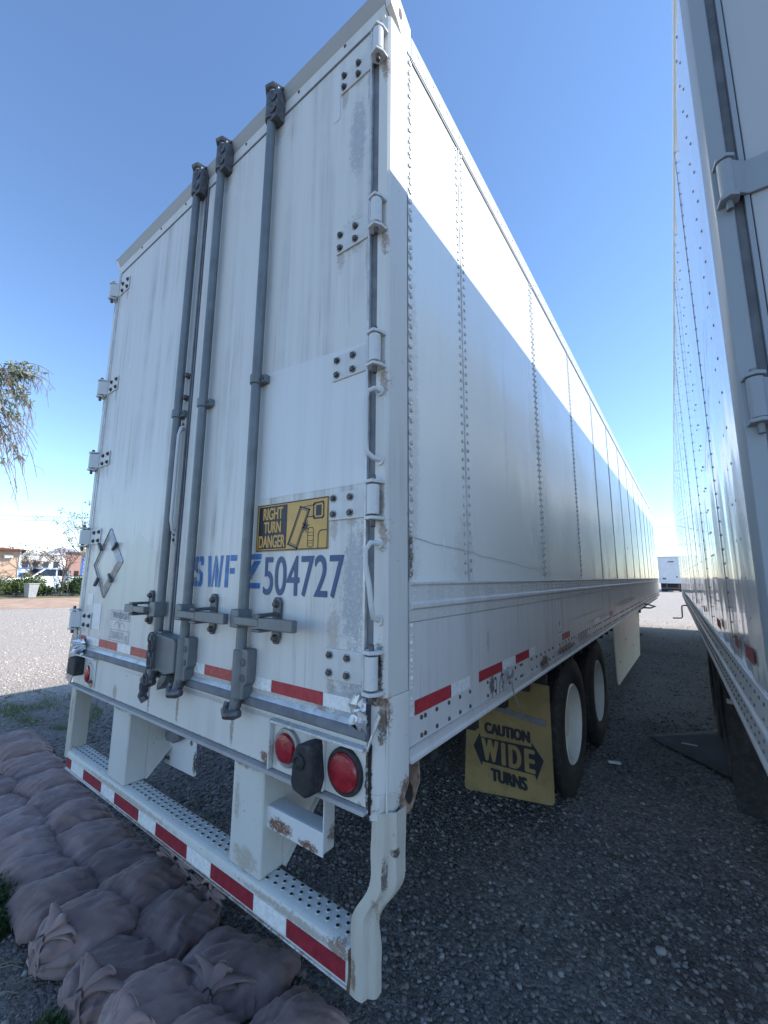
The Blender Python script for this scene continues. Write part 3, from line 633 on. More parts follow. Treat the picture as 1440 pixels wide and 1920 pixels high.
R1 = rod(-.095, -1, .255, 1.158, .155); R2 = rod(.158, 1, .40, 1.15); R3 = rod(.595, 1, .372, 1.145)
# lock box between the two centre rods
b = MB(); b.prism([(-.115, 1.345), (-.1, 1.352), (.06, 1.34), (.075, 1.325), (.075, 1.19), (.0, 1.172), (-.115, 1.19)], 1, -.07, -.004); b.prism([(-.13, 1.348), (-.108, 1.348), (-.108, 1.19), (-.13, 1.19)], 1, -.095, -.03)
b.v = [(v[0]+.072, v[1], v[2]+.025) for v in b.v]; LB = b.build('lock_box', M['steel'], TR, .006)
b = MB(); b.prism([(-.02, 1.17), (.03, 1.175), (.02, 1.145), (-.03, 1.105), (-.05, 1.10), (-.05, 1.125)], 1, -.075, -.02); b.v = [(v[0]+.072, v[1], v[2]+.025) for v in b.v]; b.build('lock_flap', M['dksteel'], LB, .004)
ch = []
for i in range(7):
    k = MB(); cz = 1.335-.038*i; tw = i % 2
    cx = -.098 if i < 5 else -.125-.012*(i-5)
    pts = [(cx+(.012*math.cos(a) if tw else .004*math.cos(a)), -.098+(.004*math.cos(a) if tw else .012*math.cos(a)), cz+.026*math.sin(a)) for a in np.linspace(0, 2*math.pi, 15)]
    k.tube(pts, .0045, 6, caps=False); k.v = [(v[0]+.078, v[1], v[2]+.025) for v in k.v]; k.build('chain_link', M['dksteel'], LB)
k = MB(); k.tube([(-.115, -.1, 1.10), (-.135, -.1, 1.07), (-.12, -.09, 1.045)], .02, 8); k.v = [(v[0]+.078, v[1], v[2]+.025) for v in k.v]; k.build('padlock', M['dksteel'], LB)
# wire loop under the left rod
k = MB(); k.tube([(-.2, -.06, 1.12), (-.225, -.07, 1.1), (-.205, -.07, 1.06), (-.15, -.07, 1.06), (-.12, -.08, 1.10)], .004, 6); k.v = [(v[0]+.07, v[1], v[2]+.025) for v in k.v]; k.build('wire_loop', M['dksteel'], R1)

# grab handles
def grab(path, mat, name='grab_handle', r=.0088, parent=TR):
    k = MB(); k.tube(path, r, 10)
    for p_ in (path[0], path[-1]): k.tube([(p_[0], -.008, p_[2]), (p_[0], .0, p_[2])], .018, 10)
    return k.build(name, mat, parent, 0, True, 50)
grab([(1.268, -.005, 2.302), (1.262, -.03, 2.305), (1.242, -.042, 2.295), (1.238, -.045, 2.26), (1.238, -.045, 2.12), (1.242, -.042, 2.078), (1.258, -.03, 2.058), (1.27, -.005, 2.052)], M['hinge'])
grab([(1.268, -.005, 1.768), (1.258, -.035, 1.77), (1.245, -.045, 1.745), (1.247, -.047, 1.70), (1.262, -.045, 1.63), (1.268, -.042, 1.57), (1.268, -.03, 1.53), (1.27, -.005, 1.522)], M['hinge'])
k = MB(); k.box(-.078, -.046, -.008, -.0005, 2.44, 2.52); k.box(-.078, -.046, -.008, -.0005, 1.825, 1.90)
k.tube([(-.058, -.008, 2.455), (-.056, -.025, 2.445), (-.054, -.036, 2.40), (-.053, -.037, 2.3), (-.053, -.037, 1.98), (-.054, -.036, 1.94), (-.056, -.025, 1.89), (-.058, -.008, 1.875)], .009, 10); k.build('grab_handle', M['hinge'], DL, 0, True, 50)
for z in (1.84, 1.87, 2.47, 2.505):
    k = MB(); k.dome((-.064, -.01, z), (0, -1, 0), .009, .008, 8); k.build('bolt', M['bolt'], DL)
for z in (2.62, 2.75):
    k = MB(); k.lathe([(.0, -.03), (.012, -.028), (.016, -.015), (.016, 0)], (-.055, 0, z), 1, 10); k.build('bolt', M['bolt'], DL)

# lamps ------------------------------------------------------------
b = MB()
b.box(.79, 1.228, -.006, -.0005, .962, 1.122); LP = b.build('lamp_panel', M['frame'], TR, .002)
b = MB(); b.box(.786, 1.232, -.03, -.0005, 1.124, 1.134); b.box(.78, .788, -.026, -.0005, .962, 1.134); b.box(1.052, 1.058, -.022, -.0065, .962, 1.122); stuff(b.build('lamp_box_rim', M['frame'], LP, .003))
def lamp(x, z, r, ringm, ro, parent=TR, ox=1.0):
    b = MB(); b.lathe([(ro, 0), (ro, -.008), (ro*.97, -.013), (r*1.03, -.014), (r, -.006)], (x, -.006, z), 1, 32); b.v = [(x+(v[0]-x)*ox, v[1], v[2]) for v in b.v]
    lm = b.build('tail_lamp', ringm, parent)
    b = MB(); b.lathe([(r, -.006), (r, -.016), (r*.9, -.024), (r*.5, -.029), (0, -.03)], (x, -.006, z), 1, 32); b.v = [(x+(v[0]-x)*ox, v[1], v[2]) for v in b.v]; b.build('lens', M['lamp'], lm)
    return lm
lamp(.872, 1.052, .05, M['fab_grey'], .066); lamp(1.146, 1.045, .058, M['rubber'], .072)
b = MB(); b.prism([(.965, 1.075), (.98, 1.102), (1.015, 1.116), (1.056, 1.116), (1.06, 1.0), (1.056, .968), (1.03, .952), (.972, .962), (.96, .985)], 1, -.075, -.007)
LC = b.build('lamp_cover', M['rubber'], TR, .012, segs=3)
b = MB(); b.lathe([(.024, -.072), (.024, -.083), (.018, -.087), (.014, -.08), (0, -.08)], (1.005, 0, 1.06), 1, 16); b.build('cover_knob', M['rubber'], LC)
b = MB(); b.box(-1.18, -1.055, -.06, -.004, 1.03, 1.135); lb = b.build('lamp_cover', M['rubber'], TR, .01)
b = MB(); b.box(-1.06, -.88, -.006, -.0005, .975, 1.142); b.box(-1.22, -.86, -.03, -.0005, 1.144, 1.152); stuff(b.build('lamp_panel', M['frame'], TR, .003))
lamp(-.945, 1.055, .05, M['frame'], .058, ox=.6)
# torn plate and foil, left corner
b = MB(); b.add([(-1.3, -.005, 1.33), (-1.42, .02, 1.2), (-1.47, .03, 1.0), (-1.45, .03, .945), (-1.285, -.003, .94), (-1.245, -.003, 1.0), (-1.245, -.003, 1.25), (-1.27, -.004, 1.33)], [tuple(range(8))])
sp = b.build('corner_plate', M['fab_grey'], TR, smooth=False); sm = sp.modifiers.new('s', 'SOLIDIFY'); sm.thickness = .006
def crumple(name, c, sx, sz, mat, parent, amp=.02, n=9):
    b = MB(); vs = []
    for i in range(n):
        for j in range(n):
            u, v = i/(n-1)-.5, j/(n-1)-.5
            q = Vector((u*7+c[0]*3, v*7, 1))
            vs.append((c[0]+sx*(u+.25*noise.noise(q)), c[1]-abs(amp*2*noise.noise(q*1.7))-.006, c[2]+sz*(v+.25*noise.noise(q+Vector((5, 0, 0))))))
    b.add(vs, [(i*n+j, (i+1)*n+j, (i+1)*n+j+1, i*n+j+1) for i in range(n-1) for j in range(n-1)])
    return b.build(name, mat, parent, 0, True, 25)
crumple('torn_metal', (-1.13, -.005, 1.205), .2, .085, M['foil'], TR, .04)
crumple('torn_metal', (1.21, -.012, 1.235), .07, .09, M['foil'], TR, .02)
b = MB(); b.add([(1.235, -.02, 1.12), (1.25, -.03, 1.135), (1.285, -.012, 1.235), (1.272, -.008, 1.245)], [(0, 1, 2, 3)]); q_ = b.build('torn_metal', M['foil'], TR, smooth=False); q_.modifiers.new('s', 'SOLIDIFY').thickness = .003
# split seam beside the lamp panel
b = MB(); b.prism([(1.2345, .945), (1.243, .945), (1.2425, 1.05), (1.247, 1.14), (1.24, 1.15), (1.2345, 1.1)], 1, -.005, -.0008); b.build('rust_split', plain('rust_black', (.02, .015, .013), .9, 0, .4, 50, .4, 50), TR, smooth=False)
b = MB(); b.tube([(1.233, -.006, .95), (1.2315, -.006, 1.1), (1.228, -.008, 1.15)], .004, 6); b.build('sealant_bead', M['frame'], TR)

# bumper -----------------------------------------------------------
b = MB(); b.prism([(.0, .455), (.0, .53), (.006, .548), (.02, .558), (.098, .561), (.104, .556), (.104, .54), (.098, .552), (.022, .55), (.012, .54), (.008, .53), (.008, .455)][:7] + [(.104, .455)], 0, -1.19, 1.168)
BU = b.build('bumper', M['white'], TR, .003)
b = MB(); b.prism([(-.004, .449), (.02, .449), (.02, .4545), (-.004, .4545)], 0, -1.19, 1.168); b.build('bumper_lip', M['white'], BU, .001)
TB = lambda x, z: (x, -.0012, z)
xs = [-1.185, -1.10, -.905, -.645, -.472, -.195, -.02, .255, .437, .712, .89, 1.155]
strip(BU, [(xs[i]+.001, xs[i+1]-.001, 'shadered' if i % 2 == 0 else 'silver') for i in range(len(xs)-1)], .464, .518, TB)
th = MB(); tn = MB()
for i in range(-27, 27):
    x = i*.0435
    if -.64 < x < -.4 or .5 < x < .73: continue
    for j, y in enumerate((.036, .062, .088)):
        xx = x + (.0217 if j == 1 else 0)
        th.lathe([(.0095, 0), (.0075, .0022), (.0058, .0025)], (xx, y, .5606-.0006), 2, 10)
        tn.lathe([(.0062, .0034), (.003, .0028), (0, .0026)], (xx, y, .5602), 2, 10)
stuff(th.build('tread_dimple', M['white'], BU)); stuff(tn.build('tread_hole', plain('tread_hole_dark', (.03, .025, .02), .9), BU))
def upright(x0, x1):
    b = MB(); b.prism([(x0, .014), (x0+.006, .008), (x1-.006, .008), (x1, .014), (x1, .115), (x1-.008, .115), (x1-.008, .02), (x0+.008, .02), (x0+.008, .115), (x0, .115)], 2, .5615, .955)
    u_ = b.build('bumper_upright', M['white'], TR, .003)
    for sx in (x1-.006, x0):
        b = MB(); b.prism([(.116, .562), (.36, .80), (.36, .958), (.116, .958)], 0, sx, sx+.006); gb = b.build('gusset', M['white'], u_, .001)
    b = MB(); b.box(x1-.03, x1-.008, .118, .122, .58, .95)
    b = MB(); b.add([(x1+.02, .116, .562), (x1+.02, .362, .802), (x1-.03, .362, .802), (x1-.03, .116, .562)], [(0, 1, 2, 3)]); fl = b.build('gusset_flange', M['white'], u_, smooth=False); fl.modifiers.new('s', 'SOLIDIFY').thickness = .005
    for bx in (x0+.045, x1-.04):
        b = MB(); b.lathe([(0, -.016), (.011, -.015), (.0135, -.007), (.0135, 0)], (bx, .008, .938), 1, 6); b.lathe([(.019, -.003), (.019, 0)], (bx, .008, .938), 1, 12); b.build('bolt', M['white'], u_)
upright(-.61, -.405); upright(.535, .728)
# bent end post, right
def chan(path, mat, name):
    """angle section: rear face and a flange running forward, swept down a path of (x, y, z, depth)"""
    b = MB(); n = len(path); vs = []
    for i, (x, y, z, dep) in enumerate(path):
        w = .05
        prof = [(-.042, 0), (-.02, -.003), (0, 0), (.005, .006), (.008, .02), (.024, .026), (.03, .034), (.03, dep), (.024, dep), (.023, .036), (.002, .026), (-.003, .012), (-.02, .004), (-.042, .006)]
        vs += [(x+a_+.004*noise.noise((a_*30, z*14, 1)), y+d+.006*noise.noise((a_*40, z*10, 7)), z) for a_, d in prof]
    k = len(prof)
    fs = [(i*k+j, i*k+(j+1) % k, (i+1)*k+(j+1) % k, (i+1)*k+j) for i in range(n-1) for j in range(k)] + [tuple(range(k)), tuple(range((n-1)*k, n*k))[::-1]]
    b.add(vs, fs); return b.build(name, mat, TR, .0008, segs=1, angle=50)
def bend(z):
    q = 1/(1+math.exp((z-.70)*38))
    return (1.278-.060*q+.006*math.sin((z-.7)*30)*math.exp(-((z-.7)/.1)**2), .014-.02*q, z, .085-.022*math.exp(-((z-.67)/.06)**2)-.026*q)
chan([bend(z) for z in np.linspace(.95, .449, 30)], M['yellowwhite'], 'bumper_end_post')
b = MB(); b.prism([(1.162, .449), (1.178, .452), (1.181, .53), (1.176, .56), (1.166, .556), (1.169, .5)], 1, -.006, .02); b.build('rusty_edge', plain('rust_edge', (.14, .08, .04), .85, 0, .5, 60, .5, 60), TR, .002)
b = MB(); b.prism([(-1.265, .01), (-1.19, .006), (-1.185, .012), (-1.185, .1), (-1.192, .1), (-1.192, .02), (-1.265, .018)], 2, .5, .955); b.build('bumper_end_post', M['yellowwhite'], TR, .002)
# step below the right lamps
b = MB(); b.box(.70, 1.02, .03, .036, .73, .805); b.box(.70, 1.02, .036, .10, .799, .805); b.box(.70, .706, .03, .09, .805, .95); b.box(1.015, 1.021, .03, .085, .74, .95)
b.build('step', paint('step_paint', (.66, .68, .68), (.42, .36, .3), .4, .45, (10, 10, 5), .8, [((.80, .03, .755), (.075, .05, .028), RUST, .95), ((.95, .03, .742), (.05, .05, .02), RUST, .95), ((1.02, .1, .79), (.03, .05, .04), RUST, .8)], chip=.4), TR, .003)
# licence plate holder plate
b = MB(); b.add([(-.47, .24, .80), (-.14, .25, .80), (-.13, .25, .6), (-.15, .25, .592), (-.455, .25, .585), (-.475, .25, .62)], [tuple(range(6))]); lp = b.build('plate_holder', paint('plate_paint', (.72, .74, .75), (.5, .48, .45), .3, .45, (8, 8, 8), 1.0, [((-.145, .25, .66), (.02, .1, .06), DKRUST, 1), ((-.46, .25, .63), (.03, .1, .03), DKRUST, 1), ((-.42, .25, .62), (.02, .1, .015), DKRUST, 1), ((-.19, .25, .75), (.015, .1, .02), DKRUST, 1)], chip=.5), TR, smooth=False)
lp.modifiers.new('s', 'SOLIDIFY').thickness = .004
b = MB(); b.prism([(-.40, .77), (-.34, .80), (-.25, .79), (-.24, .765), (-.3, .735), (-.38, .735)], 1, .2, .24); b.build('plate_lamp', M['gasket'], lp, .006)
# hanger loop at the lower right corner
b = MB(); b.prism([(1.18, .85), (1.2, .82), (1.235, .86), (1.268, .96), (1.262, 1.03), (1.2, .99)], 1, .245, .252); hg = b.build('corner_tab', plain('rusty_tab', (.30, .22, .17), .8, 0, .5, 18, .3, 50, dirt=((.1, .04, .02), .8)), TR, .002)
b = MB(); b.lathe([(.0, 0), (.02, 0)], (0, 0, 0), 1, 16); b.v = [(1.223+v[0]*.9, .2435, .91+v[2]*1.9) for v in b.v]; b.build('tab_hole', M['rubber'], hg)

# tapes, placard and hanging wire on the right side
def ytape(cells, z0, z1):
    for y0, y1, mt in cells:
        q = MB(); poly2d(q, [(y0, z0), (y1, z0), (y1, z1), (y0, z1)], lambda y, z: (HW+.0012, y, z)); q.build('reflective_strip', M[mt], MID, smooth=False, fix=False)
ytape([(.17, .44, 'red'), (.442, .615, 'silver')], 1.195, 1.243)
ytape([(.71, 1.0, 'red'), (1.002, 1.2, 'silver'), (1.202, 1.44, 'red'), (1.442, 1.56, 'silver'), (2.24, 2.5, 'redfade'), (3.6, 3.9, 'silver'), (4.6, 4.9, 'redfade')], 1.197, 1.243)
q = MB(); poly2d(q, [(2.13, 1.245), (2.24, 1.245), (2.24, 1.49), (2.13, 1.49)], lambda y, z: (HW+.0014, y, z)); pk = q.build('side_placard', M['sticker'], MID, smooth=False, fix=False)
q = MB(); TP = lambda y, z: (HW+.002, y, z)
stroke2d(q, [(2.185, 1.475), (2.185, 1.33)], .012, TP); poly2d(q, [(2.16, 1.34), (2.21, 1.34), (2.185, 1.29)], TP); stroke2d(q, [(2.14, 1.262), (2.23, 1.262)], .01, TP); stroke2d(q, [(2.133, 1.278), (2.237, 1.278)], .004, TP)
q.build('placard_print', M['inkgrey'], pk, smooth=False, fix=False)
k = MB(); k.lathe([(.0, .03), (.02, .028), (.028, .012), (.03, 0)], (HW, 1.07, 1.175), 0, 12); k.tube([(HW+.02, 1.07, 1.17), (HW+.03, 1.05, 1.13), (HW+.035, 1.06, 1.08), (HW+.04, 1.09, 1.03), (HW+.045, 1.14, .97), (HW+.05, 1.19, .92)], .003, 6); k.tube([(HW+.015, 1.05, 1.19), (HW+.02, 1.0, 1.17), (HW+.01, .98, 1.12)], .004, 6)
k.build('hanging_wire', M['fab_grey'], TR)
k = MB()
for (y, z, a) in ((.95, 1.15, .4), (1.0, 1.13, -.2), (.9, 1.12, .2)):
    stroke2d(k, [(y, z-.05), (y+.01, z), (y+a*.1, z+.05)], .006, lambda y_, z_: (HW+.0016, y_, z_))
k.build('burn_mark', M['rubber'], MID, smooth=False, fix=False)

# running gear -----------------------------------------------------
def tyre_prof(r, w):
    h = w/2
    return [(r*.585, -h*.82), (r*.66, -h*.98), (r*.8, -h), (r*.93, -h*.95), (r*.985, -h*.84), (r, -h*.72)] + \
           [q for gx in (-.5, -.18, .18, .5) for q in ((r, h*(gx-.06)), (r-.012, h*(gx-.045)), (r-.012, h*(gx+.045)), (r, h*(gx+.06)))] + \
           [(r, h*.72), (r*.985, h*.84), (r*.93, h*.95), (r*.8, h), (r*.66, h*.98), (r*.585, h*.82)]
def wheel_pair(parent, x_out, y, sgn=1, r=.505):
    for k_, xo in enumerate((x_out-.14, x_out-.47)):
        b = MB(); b.lathe(tyre_prof(r, .275), (sgn*xo, y, r), 0, 56)
        w = b.build('wheel', M['tyre'], parent, angle=40)
        b = MB(); s = sgn
        b.lathe([(.298, s*.118), (.285, s*.128), (.277, s*.118), (.268, s*.06), (.262, s*.0), (.235, -s*.02), (.16, -s*.03), (.15, s*.0), (.11, s*.05), (.105, s*.07), (.0, s*.075)], (sgn*xo, y, r), 0, 48)
        b.build('rim', M['rim'], w, angle=50)
        if k_ == 0:
            for a in range(10):
                t = a*2*math.pi/10; b = MB(); b.tube([(sgn*(xo-.03), y+.2*math.cos(t), r+.2*math.sin(t)), (sgn*(xo+.012), y+.2*math.cos(t), r+.2*math.sin(t))], .015, 6); b.build('wheel_nut', M['dksteel'], w)
for y in (2.65, 3.85):
    for sgn in (1, -1): wheel_pair(TR, 1.268, y, sgn)
    b = MB(); b.tube([(-.9, y, .505), (.9, y, .505)], .065, 14); b.build('axle', M['under'], TR)
for sx in (-.5, .5):
    b = MB(); b.box(sx-.06, sx+.06, .9, 6.2, .80, .978); b.build('slider_rail', M['under'], TR, .004)
    for y in (2.65, 3.85):
        b = MB(); b.prism([(y-.6, .80), (y-.45, .80), (y+.1, .56), (y+.1, .44), (y-.1, .44), (y-.55, .55)], 0, sx-.05, sx+.05); b.build('suspension_arm', M['under'], TR)
        b = MB(); b.lathe([(.11, 0), (.13, .05), (.12, .1), (.13, .16), (.1, .2)], (sx, y+.2, .57), 2, 20); b.build('air_spring', M['rubber'], TR)
b = MB(); b.box(-1.2, 1.24, 1.95, 2.0, .93, .975); b.build('flap_bracket', M['under'], TR)
# landing gear far ahead
for sx in (-.75, .75):
    b = MB(); b.box(sx-.07, sx+.07, 13.3, 13.44, .12, .98); b.box(sx-.15, sx+.15, 13.2, 13.54, .0, .04); b.build('landing_leg', M['under'], TR, .004)
# yellow mud flap
def rounded(poly, rad, idx, n=6):
    out = []
    for i, p_ in enumerate(poly):
        if i not in idx: out.append(p_); continue
        p0, p1 = Vector(poly[i-1]), Vector(poly[(i+1) % len(poly)]); c = Vector(p_)
        a = c+(p0-c).normalized()*rad; d = c+(p1-c).normalized()*rad
        for t in np.linspace(0, 1, n): out.append(tuple(a*(1-t)**2 + c*2*t*(1-t) + d*t*t))
    return out
FY = 1.945
b = MB(); b.prism(rounded([(.67, .955), (1.262, .93), (1.262, .185), (.622, .112)], .035, (2, 3)), 1, FY, FY+.008); FL = b.build('mud_flap', M['flapyellow'], TR, .001, segs=1)
TF = lambda x, z: (x, FY-.0012, z); TF2 = lambda x, z: (x, FY-.0022, z)
q = MB(); poly2d(q, [(.702, .428), (.755, .53), (.758, .503), (1.128, .515), (1.128, .545), (1.205, .445), (1.152, .31), (1.143, .34), (.768, .335), (.764, .305)], TF)
fit_text(q, 'CAUTION', .79, 1.122, .535, .612, TF, .0075); fit_text(q, 'TURNS', .828, 1.09, .225, .31, TF, .0075)
fo = q.build('lettering', M['navy'], FL, smooth=False, fix=False)
q = MB(); [fit_text(q, c_, a_, b_, .348, .497, TF2, .009) for c_, a_, b_ in (('W', .764, .895), ('I', .912, .944), ('D', .964, .1+.955), ('E', 1.075, 1.148))]; q.build('lettering', M['flapyellow'], FL, smooth=False, fix=False)
b = MB(); b.prism([(.88, .742), (1.232, .705), (1.232, .66), (.88, .70)], 1, FY-.006, FY-.001); br = b.build('flap_strip', M['gasket'], FL, .001)
# side skirt
b = MB(); b.prism(rounded([(5.02, 1.085), (5.05, .30), (8.1, .25), (8.55, .9), (8.55, 1.085)], .12, (1,)), 0, 1.262, 1.272); SK = b.build('side_skirt', M['skirt'], TR, .002)
for (y, z) in ((5.4, .55), (6.2, .75), (7.1, .55), (7.9, .8), (8.3, .98)):
    k = MB(); k.dome((1.272, y, z), (1, 0, 0), .012, .008, 8); k.build('bolt', M['bolt'], SK)
def crank(parent, y, x, z, s=1):
    k = MB(); k.tube([(x-.15*s, y, z), (x+.09*s, y, z), (x+.12*s, y, z-.02), (x+.125*s, y, z-.05), (x+.13*s, y-.02, z-.24), (x+.15*s, y-.02, z-.27), (x+.30*s, y-.03, z-.275)], .014, 10); k.build('crank_handle', M['dksteel'], parent, 0, True, 60)
k = MB(); k.tube([(1.15, 9.4, 1.03), (1.42, 9.4, 1.03), (1.50, 9.45, 1.06), (1.36, 9.5, 1.1), (1.3, 9.52, 1.1)], .016, 8); k.build('crank_handle', M['dksteel'], TR, 0, True, 60)
k = MB(); k.box(1.27, 1.305, 8.5, 8.62, .98, 1.055); k.build('rail_bracket', M['dksteel'], TR, .004)

# ================================================================== GLOSSY TRAILER (right)
TX = empty('semi_trailer', (2.2496, .3897, 0), .020017, 'glossy white riveted trailer on the right, seen along its side', 'trailer')
LX = 16.15; WX = 2.59
b = MB(); b.box(.012, WX, .14, LX-.02, 1.1, 4.03); b.build('cargo_box', M['rside'], TX)
b = MB(); b.box(.0, WX, .1, LX, 4.032, 4.07); b.build('roof', M['roof'], TX, .01)
b = MB(); b.prism([(.02, 3.98), (-.008, 3.985), (-.008, 4.06), (.01, 4.082), (.06, 4.085), (.06, 3.99)], 1, .1, LX+.03); b.build('roof_rail', M['rside'], TX, .003)
b = MB(); b.box(0, WX, LX-.018, LX+.02, 1.06, 4.03); b.build('front_wall', M['rside'], TX, .006)
ysm = [.135] + [1.03+1.225*i for i in range(12)] + [LX-.03]
for i in range(len(ysm)-1):
    y0, y1 = ysm[i], ysm[i+1]
    # sheet with a slight quilted bulge between its posts, so reflections wander as on thin sheet metal
    b = MB(); ny, nz = 10, 14; vs = []
    for a in range(ny+1):
        for c in range(nz+1):
            yy = y0+(y1-y0)*a/ny; zz = 1.32+(3.985-1.32)*c/nz
            e = math.sin(math.pi*a/ny)
            vs.append((-.0015*(1 if a == ny else 0) + .0035*e*noise.noise((yy*1.1, zz*.55, 2.0))*2 - .0012*e*math.sin(2*math.pi*a/ny*1.0), yy, zz))
    b.add(vs, [(a*(nz+1)+c, (a+1)*(nz+1)+c, (a+1)*(nz+1)+c+1, a*(nz+1)+c+1) for a in range(ny) for c in range(nz)])
    pn = b.build('side_panel', M['rside'], TX, 0, True, None)
    rv = MB(); zz = 1.40; j = 0
    ym = y0+.28 if i == 0 else (y0+y1)/2
    while zz < 3.96:
        for (yy, dz) in ((ym-.05, 0), (ym+.05, .0)):
            rv.dome((-.0005, yy, zz+dz), (-1, 0, 0), .006, .0035, 6)
        if i < 8:
            rv.dome((-.002, y1-.02, zz), (-1, 0, 0), .0055, .0035, 6); rv.dome((-.002, y1-.02, zz+.066), (-1, 0, 0), .0055, .0035, 6)
        zz += .132
    stuff(rv.build('rivet_row', M['steel'], pn))
    if i < len(ysm)-2:
        b = MB(); b.box(-.0025, .004, y1-.006, y1-.002, 1.32, 3.98); b.build('seam_edge', M['gasket'], TX)
# rails
b = MB(); b.prism([(.03, 1.056), (-.012, 1.056), (-.012, 1.07), (-.004, 1.08), (-.004, 1.17), (-.014, 1.18), (-.014, 1.192), (-.004, 1.2), (-.003, 1.30), (-.008, 1.306), (-.008, 1.318), (.03, 1.318)], 1, .1, LX)
RL = b.build('bottom_rail', M['rrail'], TX, .0015, segs=1)
rv = MB(); y = .2
while y < LX-.2:
    d = .09 if y < 7 else .16
    rv.dome((-.0035, y, 1.28), (-1, 0, 0), .0075, .005, 6); rv.dome((-.0035, y+.045, 1.225), (-1, 0, 0), .007, .005, 6) if int(y*10) % 3 else 0
    rv.dome((-.004, y, 1.148), (-1, 0, 0), .0075, .005, 6); rv.dome((-.004, y+.04, 1.105), (-1, 0, 0), .0075, .005, 6)
    y += d
stuff(rv.build('rivet_row', M['steel'], RL))
for (y0, y1) in ((.35, .56), (.74, .87), (1.5, 1.75), (2.9, 3.1), (4.3, 4.5)):
    q = MB(); poly2d(q, [(y0, 1.38), (y1, 1.38), (y1, 1.43), (y0, 1.43)], lambda y, z: (-.0075, y, z)); q.build('reflective_strip', plain('dark_red_tape', (.30, .06, .06), .5, 0, .15, 30), TX, smooth=False, fix=False)
q = MB(); stroke2d(q, [(.62, 2.75), (.8, 2.55), (1.0, 2.4), (1.35, 2.25)], .012, lambda y, z: (-.0065, y, z)); stuff(q.build('scrape_mark', M['inkgrey'], TX, smooth=False, fix=False))
# rear frame: post, recess, door, hinges
b = MB(); b.prism([(-.002, .0), (.036, -.004), (.04, .0), (.04, .12), (-.006, .135), (-.006, .01)], 2, 1.056, 4.09); b.build('corner_post', M['rpost'], TX, .002)
b = MB(); b.box(.041, .064, .02, .06, 1.056, 4.05); b.build('door_gasket', M['gasket'], TX)
b = MB(); b.box(.065, .078, .002, .05, 1.2, 3.95); b.build('edge_trim', M['rpost'], TX, .002)
for x0, x1 in ((.081, 1.285), (1.305, 2.51)):
    b = MB(); b.box(x0, x1, .008, .05, 1.2, 3.94); b.build('door', M['rdoor'], TX, .003)
b = MB(); b.box(.041, 2.55, -.004, .12, 3.96, 4.09); b.build('header', M['rpost'], TX, .004)
b = MB(); b.box(.041, 2.55, 0, .1, .95, 1.18); b.build('sill', M['rpost'], TX, .004)
b = MB(); b.prism([(2.55, 0), (2.59, .0), (2.59, .13), (2.55, .13)], 2, 1.056, 4.09); b.build('corner_post', M['rpost'], TX, .002)
hx = None
for z in (3.82, 2.84, 2.15, 1.4):
    if hx is None:
        h = MB(); h.box(.064, .3, -.004, .006, -.055, .055); h.tube([(.028, -.022, -.058), (.028, -.022, .058)], .02, 18); h.add([(.046, -.03, -.055), (.075, -.004, -.055), (.075, .004, -.055), (.04, -.012, -.055), (.046, -.03, .055), (.075, -.004, .055), (.075, .004, .055), (.04, -.012, .055)], [(0, 1, 5, 4), (3, 7, 6, 2), (0, 3, 2, 1), (4, 5, 6, 7)])
        hx = h.build('hinge', M['rpost'], TX, .002); hx.location.z = z
        f = MB()
        for zz in (.06, -.072):
            f = MB(); f.prism([(.002, -.01), (.006, -.038), (.03, -.05), (.052, -.036), (.052, .0), (.0, .0)], 2, zz, zz+.012); f.build('frame_bracket', M['rpost'], hx, .003)
        f = MB(); f.tube([(.028, -.022, -.1), (.028, -.022, .085)], .009, 10); f.build('hinge_pin', M['steel'], hx)
        for bx in (.15, .25):
            for bz in (-.03, .03):
                f = MB(); f.lathe([(0, -.012), (.01, -.011), (.012, 0)], (bx, -.004, bz), 1, 6); f.build('bolt', M['bolt'], hx)
    else:
        c_ = copy_tree(hx, TX); c_.location.z = z
for x in (.55, 1.15, 1.42, 2.05):
    o = MB(); o.tube([(x, -.04, 1.1), (x, -.04, 4.05)], .018, 12); o.box(x-.03, x+.03, -.06, .006, 1.12, 1.24); o.box(x-.03, x+.03, -.06, .006, 3.92, 4.04); o.build('locking_rod', M['steel'], TX, .003)
b = MB(); b.box(.05, WX-.05, .1, LX-.03, 1.06, 1.098); b.build('floor_frame', M['under'], TX)
for sx in (.75, 1.85):
    b = MB(); b.box(sx-.06, sx+.06, 1.5, 7, .82, 1.055); b.build('slider_rail', M['under'], TX)
def wheel_pair2(parent, x, y, sgn, r=.505):
    b = MB(); b.lathe(tyre_prof(r, .275), (x, y, r), 0, 48); w = b.build('wheel', M['tyre'], parent, angle=40)
    b = MB(); s = sgn; b.lathe([(.298, s*.118), (.285, s*.128), (.277, s*.118), (.262, 0), (.16, -s*.03), (.11, s*.05), (0, s*.07)], (x, y, r), 0, 36); b.build('rim', M['under'], w)
for y in (3.15, 4.4):
    wheel_pair2(TX, .185, y, -1); wheel_pair2(TX, .52, y, -1); wheel_pair2(TX, WX-.185, y, 1); wheel_pair2(TX, WX-.52, y, 1)
    b = MB(); b.tube([(.5, y, .505), (WX-.5, y, .505)], .065, 12); b.build('axle', M['under'], TX)
b = MB(); b.prism(rounded([(.02, 1.0), (.66, 1.0), (.66, .09), (.025, .09)], .03, (2, 3)), 1, 2.42, 2.43); fb = b.build('mud_flap', M['rubber'], TX, .001, segs=1)
b = MB(); b.box(.03, .3, 2.36, 2.41, .80, .83); b.build('flap_hanger', M['fab_grey'], TX, .006)
b = MB(); b.dome((.12, 2.415, .7), (0, -1, 0), .014, .01, 10); b.build('bolt', M['fab_grey'], fb)
